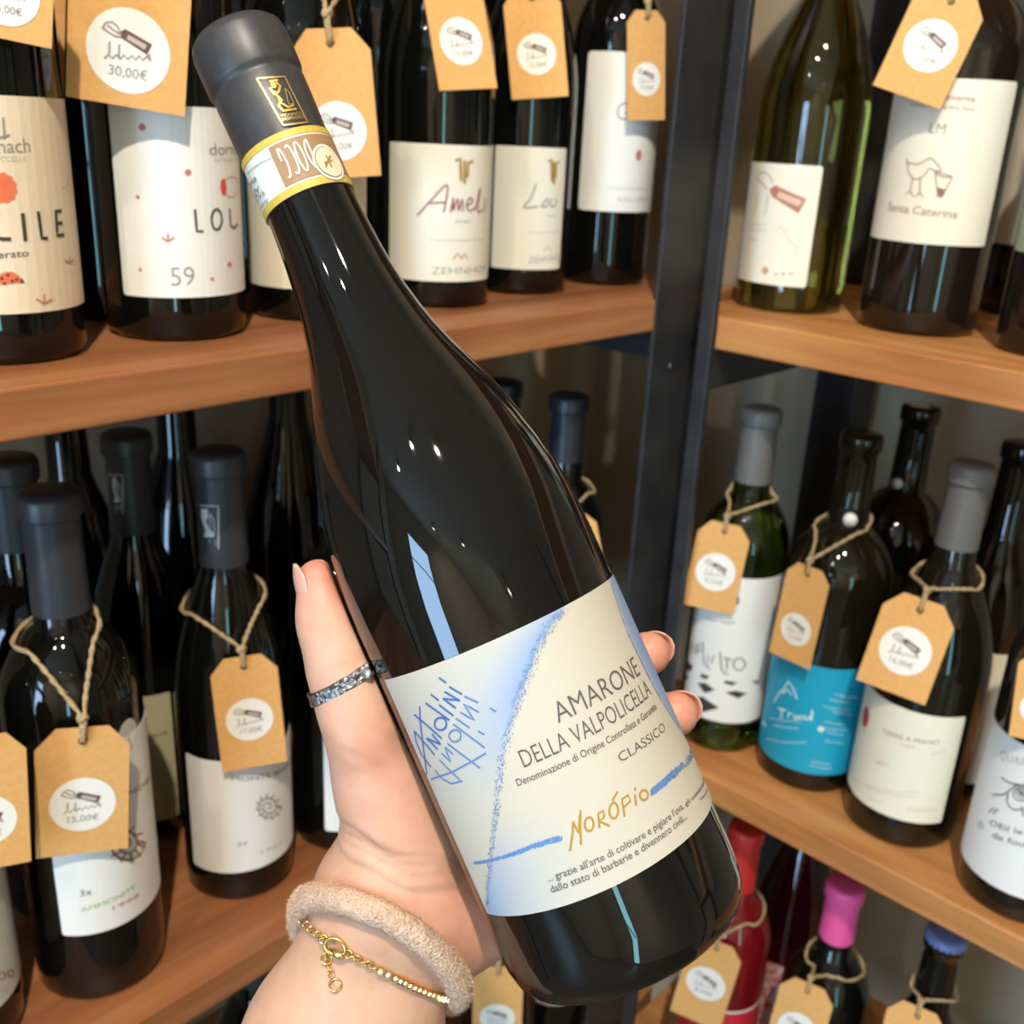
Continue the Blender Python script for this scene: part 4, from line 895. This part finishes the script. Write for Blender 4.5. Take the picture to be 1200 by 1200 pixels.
crease(cp(445, 905, .315), (.5, .85, .0), .0012, .0005, .022); crease(cp(470, 930, .315), (.45, .9, 0), .0012, .0004, .024)
# flesh yields to the glass
jx, jy = int((-.10 - LO[0]) / G), int((-.19 - LO[1]) / G)      # only the part of the grid near the bottle
X, Y, Z = np.meshgrid(gx[0][jx:], gx[1][jy:], gx[2], indexing='ij', sparse=True)
px_ = X - AXP[0]; py_ = Y - AXP[1]; pz_ = Z - AXP[2]; tt_ = px_ * np.float32(AXD[0]) + py_ * np.float32(AXD[1])
rad = np.sqrt((px_ - tt_ * np.float32(AXD[0])) ** 2 + (py_ - tt_ * np.float32(AXD[1])) ** 2 + pz_ ** 2)
field[jx:, jy:] = np.maximum(field[jx:, jy:], -(rad - (BR + .0006)))
def sd(p):                                       # trilinear lookup
    g = (np.asarray(p) - LO) / G; i = np.clip(g.astype(int), 0, N - 2); f = g - i; v = 0
    for dx in (0, 1):
        for dy in (0, 1):
            for dz in (0, 1): v += field[i[0] + dx, i[1] + dy, i[2] + dz] * (f[0] if dx else 1 - f[0]) * (f[1] if dy else 1 - f[1]) * (f[2] if dz else 1 - f[2])
    return float(v)
def surface_nets(Fd):
    ins = Fd < 0; nx, ny, nz = Fd.shape
    c = np.zeros((nx - 1, ny - 1, nz - 1), np.int8)
    for dx in (0, 1):
        for dy in (0, 1):
            for dz in (0, 1): c += ins[dx:nx - 1 + dx, dy:ny - 1 + dy, dz:nz - 1 + dz]
    act = (c > 0) & (c < 8); idx = np.argwhere(act); vid = np.full(act.shape, -1, np.int64); vid[act] = np.arange(len(idx))
    acc = np.zeros((len(idx), 3)); cnt = np.zeros(len(idx)); cor = [(a, b2, c2) for a in (0, 1) for b2 in (0, 1) for c2 in (0, 1)]
    val = {k: Fd[idx[:, 0] + k[0], idx[:, 1] + k[1], idx[:, 2] + k[2]].astype(float) for k in cor}
    for k in cor:
        for d in range(3):
            if k[d] == 0:
                k2 = list(k); k2[d] = 1; k2 = tuple(k2); va, vb = val[k], val[k2]; x_ = (va < 0) != (vb < 0)
                t = np.where(x_, va / np.where(x_, va - vb, 1), 0); p = np.array(k, float)[None, :] + np.zeros((len(idx), 3)); p[:, d] += t
                acc[x_] += p[x_]; cnt[x_] += 1
    V = LO + G * (idx + acc / cnt[:, None]); Q = []
    for d in range(3):
        a = [slice(None)] * 3; b2 = [slice(None)] * 3; a[d] = slice(0, -1); b2[d] = slice(1, None)
        e = ins[tuple(a)] != ins[tuple(b2)]; E_ = np.argwhere(e); s_ = ins[tuple(a)][e]; o1, o2 = (d + 1) % 3, (d + 2) % 3
        ok = (E_[:, o1] > 0) & (E_[:, o2] > 0) & (E_[:, o1] < Fd.shape[o1] - 1) & (E_[:, o2] < Fd.shape[o2] - 1); E_, s_ = E_[ok], s_[ok]
        def at(u_, v_): q = E_.copy(); q[:, o1] += u_; q[:, o2] += v_; return vid[q[:, 0], q[:, 1], q[:, 2]]
        f = np.stack([at(-1, -1), at(0, -1), at(0, 0), at(-1, 0)], 1); f[~s_] = f[~s_][:, ::-1]; Q.append(f)
    return V, np.concatenate(Q)
SV, SQ = surface_nets(field)
def relax(V, Q, it=4, lam=.5):
    e = np.concatenate([Q[:, [0, 1]], Q[:, [1, 2]], Q[:, [2, 3]], Q[:, [3, 0]]]); n = len(V)
    for _ in range(it):
        s_ = np.zeros_like(V); c = np.zeros(n)
        np.add.at(s_, e[:, 0], V[e[:, 1]]); np.add.at(c, e[:, 0], 1); np.add.at(s_, e[:, 1], V[e[:, 0]]); np.add.at(c, e[:, 1], 1)
        V = V + lam * (s_ / c[:, None] - V)
    return V
SV = relax(SV, SQ, 3)
hm = bpy.data.meshes.new('person'); hm.from_pydata(SV.tolist(), [], SQ.tolist()); hm.update(); hm.shade_smooth()
# natural colouring of the skin: pale wrist, pinker thumb, finger ends and heel of the hand
base = np.array(srgb(214, 168, 144)); pink = np.array(srgb(218, 136, 116)); pal = np.array(srgb(214, 172, 142))
colr = np.tile(base, (len(SV), 1))
def tint(c, r, col, amt):
    global colr
    w_ = np.clip(1 - np.linalg.norm(SV - c, axis=1) / r, 0, 1); w_ = (w_ * w_ * (3 - 2 * w_) * amt)[:, None]; colr = colr + (col - colr) * w_
tint(cp(400, 1100, .34), .07, pal, .8); tint(TT + np.array((.006, .004, .006)), .022, pink, .85); tint(TI, .012, np.array(srgb(216, 152, 128)), .5); tint(cp(455, 880, .31), .022, np.array(srgb(218, 150, 126)), .7)
tint(cp(540, 1050, .34), .035, pink, .6); tint(cp(480, 950, .31), .03, np.array(srgb(216, 154, 130)), .5)
tint(FD[0][0][3], .022, pink, .7); tint(FD[1][0][3], .022, pink, .7)
att = hm.color_attributes.new('skin_tone', 'FLOAT_COLOR', 'POINT'); att.data.foreach_set('color', np.concatenate([colr, np.ones((len(SV), 1))], 1).astype(np.float32).ravel())
SKIN = mat('skin', (.8, .5, .4), .5, sss=.25, bump=(700, .25, .0004)); nt = SKIN.node_tree; at = nt.nodes.new('ShaderNodeAttribute'); at.attribute_name = 'skin_tone'
ns = nt.nodes.new('ShaderNodeTexNoise'); ns.inputs['Scale'].default_value = 120; ns.inputs['Detail'].default_value = 4
tc = nt.nodes.new('ShaderNodeTexCoord'); nt.links.new(tc.outputs['Object'], ns.inputs['Vector'])
rp = nt.nodes.new('ShaderNodeValToRGB'); rp.color_ramp.elements[0].position = .3; rp.color_ramp.elements[0].color = (.93, .86, .84, 1); rp.color_ramp.elements[1].position = .6; rp.color_ramp.elements[1].color = (1, 1, 1, 1)
mx = nt.nodes.new('ShaderNodeMix'); mx.data_type = 'RGBA'; mx.blend_type = 'MULTIPLY'; mx.inputs['Factor'].default_value = 1
nt.links.new(ns.outputs['Fac'], rp.inputs['Fac']); nt.links.new(at.outputs['Color'], mx.inputs['A']); nt.links.new(rp.outputs['Color'], mx.inputs['B']); nt.links.new(mx.outputs['Result'], nt.nodes['Principled BSDF'].inputs['Base Color'])
person = link('person', hm, SKIN); person.matrix_world = Mc
tag(person, 'bare left hand and forearm of a person gripping the tilted black bottle', 'person')
# fingernails
NAIL = mat('fingernail', srgb(218, 164, 148), .25, coat=.3); NTIP = mat('nail_edge', srgb(214, 182, 152), .3)
def nail(a, b_, r, out, length, width, over):
    """plate on the outside of a finger end: a joint, b fingertip centre, out = direction it faces"""
    axd = (b_ - a) / np.linalg.norm(b_ - a); out = out - axd * (out @ axd); out /= np.linalg.norm(out); sd_ = np.cross(axd, out)
    V, Fc = [], []; nu, nv = 10, 12
    for lay in (.0007, .0001):
        for j in range(nv + 1):
            s_ = -length + (length + r * .72 + over) * j / nv
            fall = 0 if s_ < 0 else .45 * (s_ * s_) / r * .35
            wd = width * (1 - .30 * (max(0, -s_ - length * .5) / (length * .5)) ** 2) * math.sqrt(max(.06, 1 - .94 * (max(0, s_ - r * .05) / (r * .67 + over)) ** 2))
            for i in range(nu + 1):
                an = (i / nu - .5) * 2 * wd; V.append(b_ + axd * s_ + (out * math.cos(an) + sd_ * math.sin(an)) * (r + lay - fall))
    n1 = (nu + 1) * (nv + 1)
    for j in range(nv):
        for i in range(nu):
            q = j * (nu + 1) + i; Fc.append((q, q + 1, q + nu + 2, q + nu + 1)); Fc.append((n1 + q, n1 + q + nu + 1, n1 + q + nu + 2, n1 + q + 1))
    ring = [i for i in range(nu + 1)] + [j * (nu + 1) + nu for j in range(1, nv + 1)] + [nv * (nu + 1) + i for i in range(nu - 1, -1, -1)] + [j * (nu + 1) for j in range(nv - 1, 0, -1)]
    for i in range(len(ring)): q, w_ = ring[i], ring[(i + 1) % len(ring)]; Fc.append((q, n1 + q, n1 + w_, w_))
    me = mesh('fingernail', V, Fc); me.shade_smooth(); me.materials.append(NAIL); me.materials.append(NTIP)
    for p in me.polygons:
        c = np.mean([V[i] for i in p.vertices], axis=0)
        if (c - b_) @ axd > r * .74: p.material_index = 1
    o = link('fingernail', me, None, person); return o
nail(TP[1][0], TT, .0069, np.array((-1.0, .1, .42)), .0098, .85, .0022)
for P, rr in FD: o_ = P[3] - AXP; o_ = o_ - AXD * (o_ @ AXD); nail(P[2], P[3], rr[3], o_, .0075, .85, .0006)

# ------------------------------------------------------------------ jewellery
def march(c, d, lo=.004, hi=.06):               # from inside the flesh outward to the skin
    s_ = lo
    while s_ < hi and sd(c + d * s_) < 0: s_ += .0004
    return s_
def loop(c, axis, e1, e2, sfun, n, off):
    out = []
    for k in range(n):
        th = 2 * math.pi * k / n; d = e1 * math.cos(th) + e2 * math.sin(th); q = c + axis * sfun(th); out.append((q + d * (march(q, d) + off), d))
    return out
# thumb ring
ta = (TI - TM) / np.linalg.norm(TI - TM); tc_ = TI + (TM - TI) * .17
e2 = np.array((0, 0, 1.0)); e2 = e2 - ta * (e2 @ ta); e2 /= np.linalg.norm(e2); e1 = np.cross(ta, e2)
ta2 = ta
V, Fc = [], []; n = 96; prof = [(-.0023, -.0002), (-.0023, .0009), (-.0017, .0013), (-.0006, .0011), (.0006, .0011), (.0017, .0013), (.0023, .0009), (.0023, -.0002)]
for k in range(n):
    th = 2 * math.pi * k / n; d = e1 * math.cos(th) + e2 * math.sin(th); r_ = min(march(tc_, d, .006), .0125)
    for a_, o_ in prof: V.append(tc_ + d * (r_ + o_ + (.00022 * math.sin(11 * th) * math.cos(5 * th) if abs(a_) < .001 else 0)) + ta2 * a_ + ta * (.0032 * math.cos(th) * (1 if e1[0] > 0 else -1) + .0012 * math.sin(th)))
def off_glass(p, r):                             # shift a point straight out of the bottle's side
    q = p - AXP; q = q - AXD * (q @ AXD); L_ = np.linalg.norm(q); return p if L_ >= BR + r else p + q / L_ * (BR + r - L_)
V = [off_glass(v, .0003) for v in V]
m_ = len(prof)
for k in range(n):
    for i in range(m_): Fc.append((k * m_ + i, k * m_ + (i + 1) % m_, ((k + 1) % n) * m_ + (i + 1) % m_, ((k + 1) % n) * m_ + i))
rg = tag(empty('finger_ring'), 'engraved silver ring with a round bead worn on the thumb', 'ring'); rg.matrix_world = Mc
SILVER = mat('oxidised_silver', (.78, .78, .80), .2, metal=1, bump=(900, .9, .0012), noise=((.12, .12, .13), 700, 2))
me = mesh('band', V, Fc); me.shade_smooth(); link('band', me, SILVER, rg)
bm = bmesh.new(); bmesh.ops.create_uvsphere(bm, u_segments=16, v_segments=10, radius=.0019); me = bpy.data.meshes.new('bead'); bm.to_mesh(me); bm.free(); me.shade_smooth()
dd = e1 * math.cos(.75) + e2 * math.sin(.75); sgn = 1 if e1[0] > 0 else -1
dd = e1 * sgn * .72 + e2 * .70; dd /= np.linalg.norm(dd); link('bead', me, SILVER, rg, loc=tuple(off_glass(tc_ + dd * (march(tc_, dd, .006) + .0022) + ta * .0028, .0020)))
# fluffy hair tie round the wrist
WC = cp(447, 1090, .346); wa = np.array((.385, .923, 0.0)); w1 = np.array((.923, -.385, 0.0)); w2 = np.array((0, 0, 1.0))
HP = loop(WC, wa, w1, w2, lambda th: -.0075 - .0030 * math.cos(th) + .0245 * math.sin(th), 90, .0016)
ht = tag(empty('hair_tie'), 'fluffy beige hair tie worn round the wrist', 'hair tie'); ht.matrix_world = Mc
FLUFF = mat('beige_plush', srgb(232, 204, 182), 1.0, spec=.1, noise=(srgb(222, 190, 166), 260, 4), bump=(900, 1, .002))
pts = [Vector(p) for p, d in HP]
for _ in range(3): pts = [(pts[i - 1] + pts[i] * 2 + pts[(i + 1) % 90]) / 4 for i in range(90)]
me = tube_mesh('plush_band', pts, .0044, 18, closed=True)
rnd = np.random.RandomState(3)
for v in me.vertices: v.co = v.co + Vector(rnd.normal(0, .00022, 3))
link('plush_band', me, FLUFF, ht)
V, Fc = [], []
for _ in range(16000):
    i = rnd.randint(90); f = rnd.rand(); c = pts[i] * (1 - f) + pts[(i + 1) % 90] * f; t = (pts[(i + 1) % 90] - pts[i]).normalized()
    d = Vector(rnd.normal(0, 1, 3)); d = d - t * d.dot(t); d.normalize(); q = c + d * .0042; L_ = .0012 * (.5 + rnd.rand()); d2 = (d + Vector(rnd.normal(0, .45, 3))).normalized(); s_ = d2.cross(t) * .00010
    k = len(V); V += [q - s_, q + s_, q + d2 * L_]; Fc.append((k, k + 1, k + 2))
fz = link('plush_fuzz', mesh('plush_fuzz', V, Fc), FLUFF, ht); fz['kind'] = 'stuff'
# gold bracelet with clasp, extension chain and a row of stones
GOLDM = mat('gold', (.86, .58, .20), .18, metal=1); STONE = mat('clear_stone', (.95, .93, .88), .05, coat=1, spec=1)
br = tag(empty('bracelet'), 'thin gold bracelet with clear stones and a dangling extension chain', 'bracelet'); br.matrix_world = Mc
BP = loop(WC, wa, w1, w2, lambda th: -.0084 - .0026 * math.cos(th) + .0069 * math.sin(th), 160, .0009)
bpts = [p for p, d in BP]; bdir = [d for p, d in BP]
def torus(bm, c, ax_, r, rr, sx=1.0, lx=None, seg=12, ms=6):
    ax_ = Vector(ax_).normalized(); x_ = Vector(lx) if lx is not None else ax_.orthogonal(); x_ = (x_ - ax_ * x_.dot(ax_)).normalized(); y_ = ax_.cross(x_); vs = []
    for k in range(seg):
        a = 2 * math.pi * k / seg; ctr = Vector(c) + x_ * (r * sx * math.cos(a)) + y_ * (r * math.sin(a)); o_ = (x_ * math.cos(a) + y_ * math.sin(a))
        vs.append([bm.verts.new(ctr + o_ * (rr * math.cos(2 * math.pi * j / ms)) + ax_ * (rr * math.sin(2 * math.pi * j / ms))) for j in range(ms)])
    for k in range(seg):
        for j in range(ms): bm.faces.new((vs[k][j], vs[(k + 1) % seg][j], vs[(k + 1) % seg][(j + 1) % ms], vs[k][(j + 1) % ms]))
def bm_obj(name, bm, m, parent):
    me = bpy.data.meshes.new(name); bm.to_mesh(me); bm.free(); me.shade_smooth(); return link(name, me, m, parent)
def links(path, step, r, rr):
    bm = bmesh.new(); acc = 0; i = 0; k = 0; P = [Vector(p) for p in path]
    out = [P[0]]
    for a, c in zip(P, P[1:]):
        L_ = (c - a).length; s_ = step - acc
        while s_ <= L_: out.append(a + (c - a) * (s_ / L_)); s_ += step
        acc = (acc + L_) % step
    for k in range(len(out) - 1):
        t = (out[k + 1] - out[k]).normalized(); n_ = Vector((0, 0, 1)) if k % 2 else Vector((0, 0, 1)).cross(t); torus(bm, (out[k] + out[k + 1]) / 2, n_ + Vector((.2, .1, .2)), r, rr, 1.35, t, 10, 5)
    return bm
ang = lambda p: math.atan2((p - WC) @ w2, (p - WC) @ w1)
def seg_path(th0, th1):
    i0, i1 = int(th0 / (2 * math.pi) * 160), int(th1 / (2 * math.pi) * 160); return [bpts[i % 160] for i in range(i0, i1 + 1)]
D2 = math.radians
bm_obj('chain', links(seg_path(D2(132), D2(200)), .0020, .0010, .00034), GOLDM, br)
bm_obj('chain', links(seg_path(D2(84), D2(108)), .0020, .0010, .00034), GOLDM, br)
# row of stones in gold settings, from the front of the wrist round to its right side
rowp = seg_path(D2(-60), D2(86)); bs = bmesh.new(); bg = bmesh.new(); i = 0; acc = 0; last = None; cnt = 0
for p in rowp:
    if last is None or np.linalg.norm(p - last) > .0019:
        d = p - WC; d = d - wa * (d @ wa); d /= np.linalg.norm(d); M_ = Matrix((Vector(np.cross(wa, d)), Vector(wa), Vector(d))).transposed().to_4x4(); M_.translation = Vector(p)
        r1 = bmesh.ops.create_cube(bg, size=1, matrix=M_ @ Matrix.Diagonal((.0019, .0021, .0014, 1)))
        r2 = bmesh.ops.create_icosphere(bs, subdivisions=1, radius=.00085, matrix=M_ @ Matrix.Translation((0, 0, .0007)) @ Matrix.Diagonal((1, 1, .6, 1))); last = p; cnt += 1
me = bpy.data.meshes.new('setting'); bg.to_mesh(me); bg.free(); link('settings', me, GOLDM, br)
me = bpy.data.meshes.new('stones'); bs.to_mesh(me); bs.free(); so = link('stones', me, STONE, br); so['label'] = 'row of small clear stones'
def skin(px, py, off=.0008):                     # point on the skin along a line of sight
    d = cp(px, py, 1.0); s_ = .26
    while s_ < .42 and sd(d * s_) > 0: s_ += .0004
    return d * (s_ - off / 1.0)
cA = bpts[int(D2(132) / (2 * math.pi) * 160)]; cB = bpts[int(D2(108) / (2 * math.pi) * 160)]
mid = (cA + cB) / 2; bm = bmesh.new(); tdir = Vector(cB - cA).normalized()
torus(bm, Vector(mid) + Vector((0, .0006, .0016)), (0, .2, 1), .0023, .00065, 1.5, tdir, 18, 8); torus(bm, Vector(cA), (0, .3, 1), .0013, .0004); torus(bm, Vector(cB), (0, .3, 1), .0012, .0004)
r2 = bmesh.ops.create_uvsphere(bm, u_segments=12, v_segments=8, radius=1, matrix=Matrix.Translation(Vector(mid) + Vector((.0004, -.0014, .0018))) @ tdir.to_track_quat('X', 'Z').to_matrix().to_4x4() @ Matrix.Diagonal((.0032, .0013, .0012, 1)))
bm_obj('clasp', bm, GOLDM, br)
# extension chain lying on the forearm
def proj(p): return 600 + F * p[0] / -p[2], 600 - F * p[1] / -p[2]
ax0 = proj(cA); ext = [skin(ax0[0] + dx, ax0[1] + dy) for dx, dy in ((2, 6), (3, 14), (4, 22), (6, 30), (8, 38), (11, 47))]
bm_obj('extension_chain', links([tuple(p) for p in ext], .0017, .00095, .00032), GOLDM, br)
bm = bmesh.new(); p = Vector(ext[-1]); torus(bm, p + Vector((.0008, -.0017, .0004)), (.1, .3, 1), .0019, .0004, 1, None, 18, 8); torus(bm, Vector(ext[2]) + Vector((0, 0, .0004)), (.1, .3, 1), .0017, .00038, 1, None, 18, 8); bm_obj('end_ring', bm, GOLDM, br)
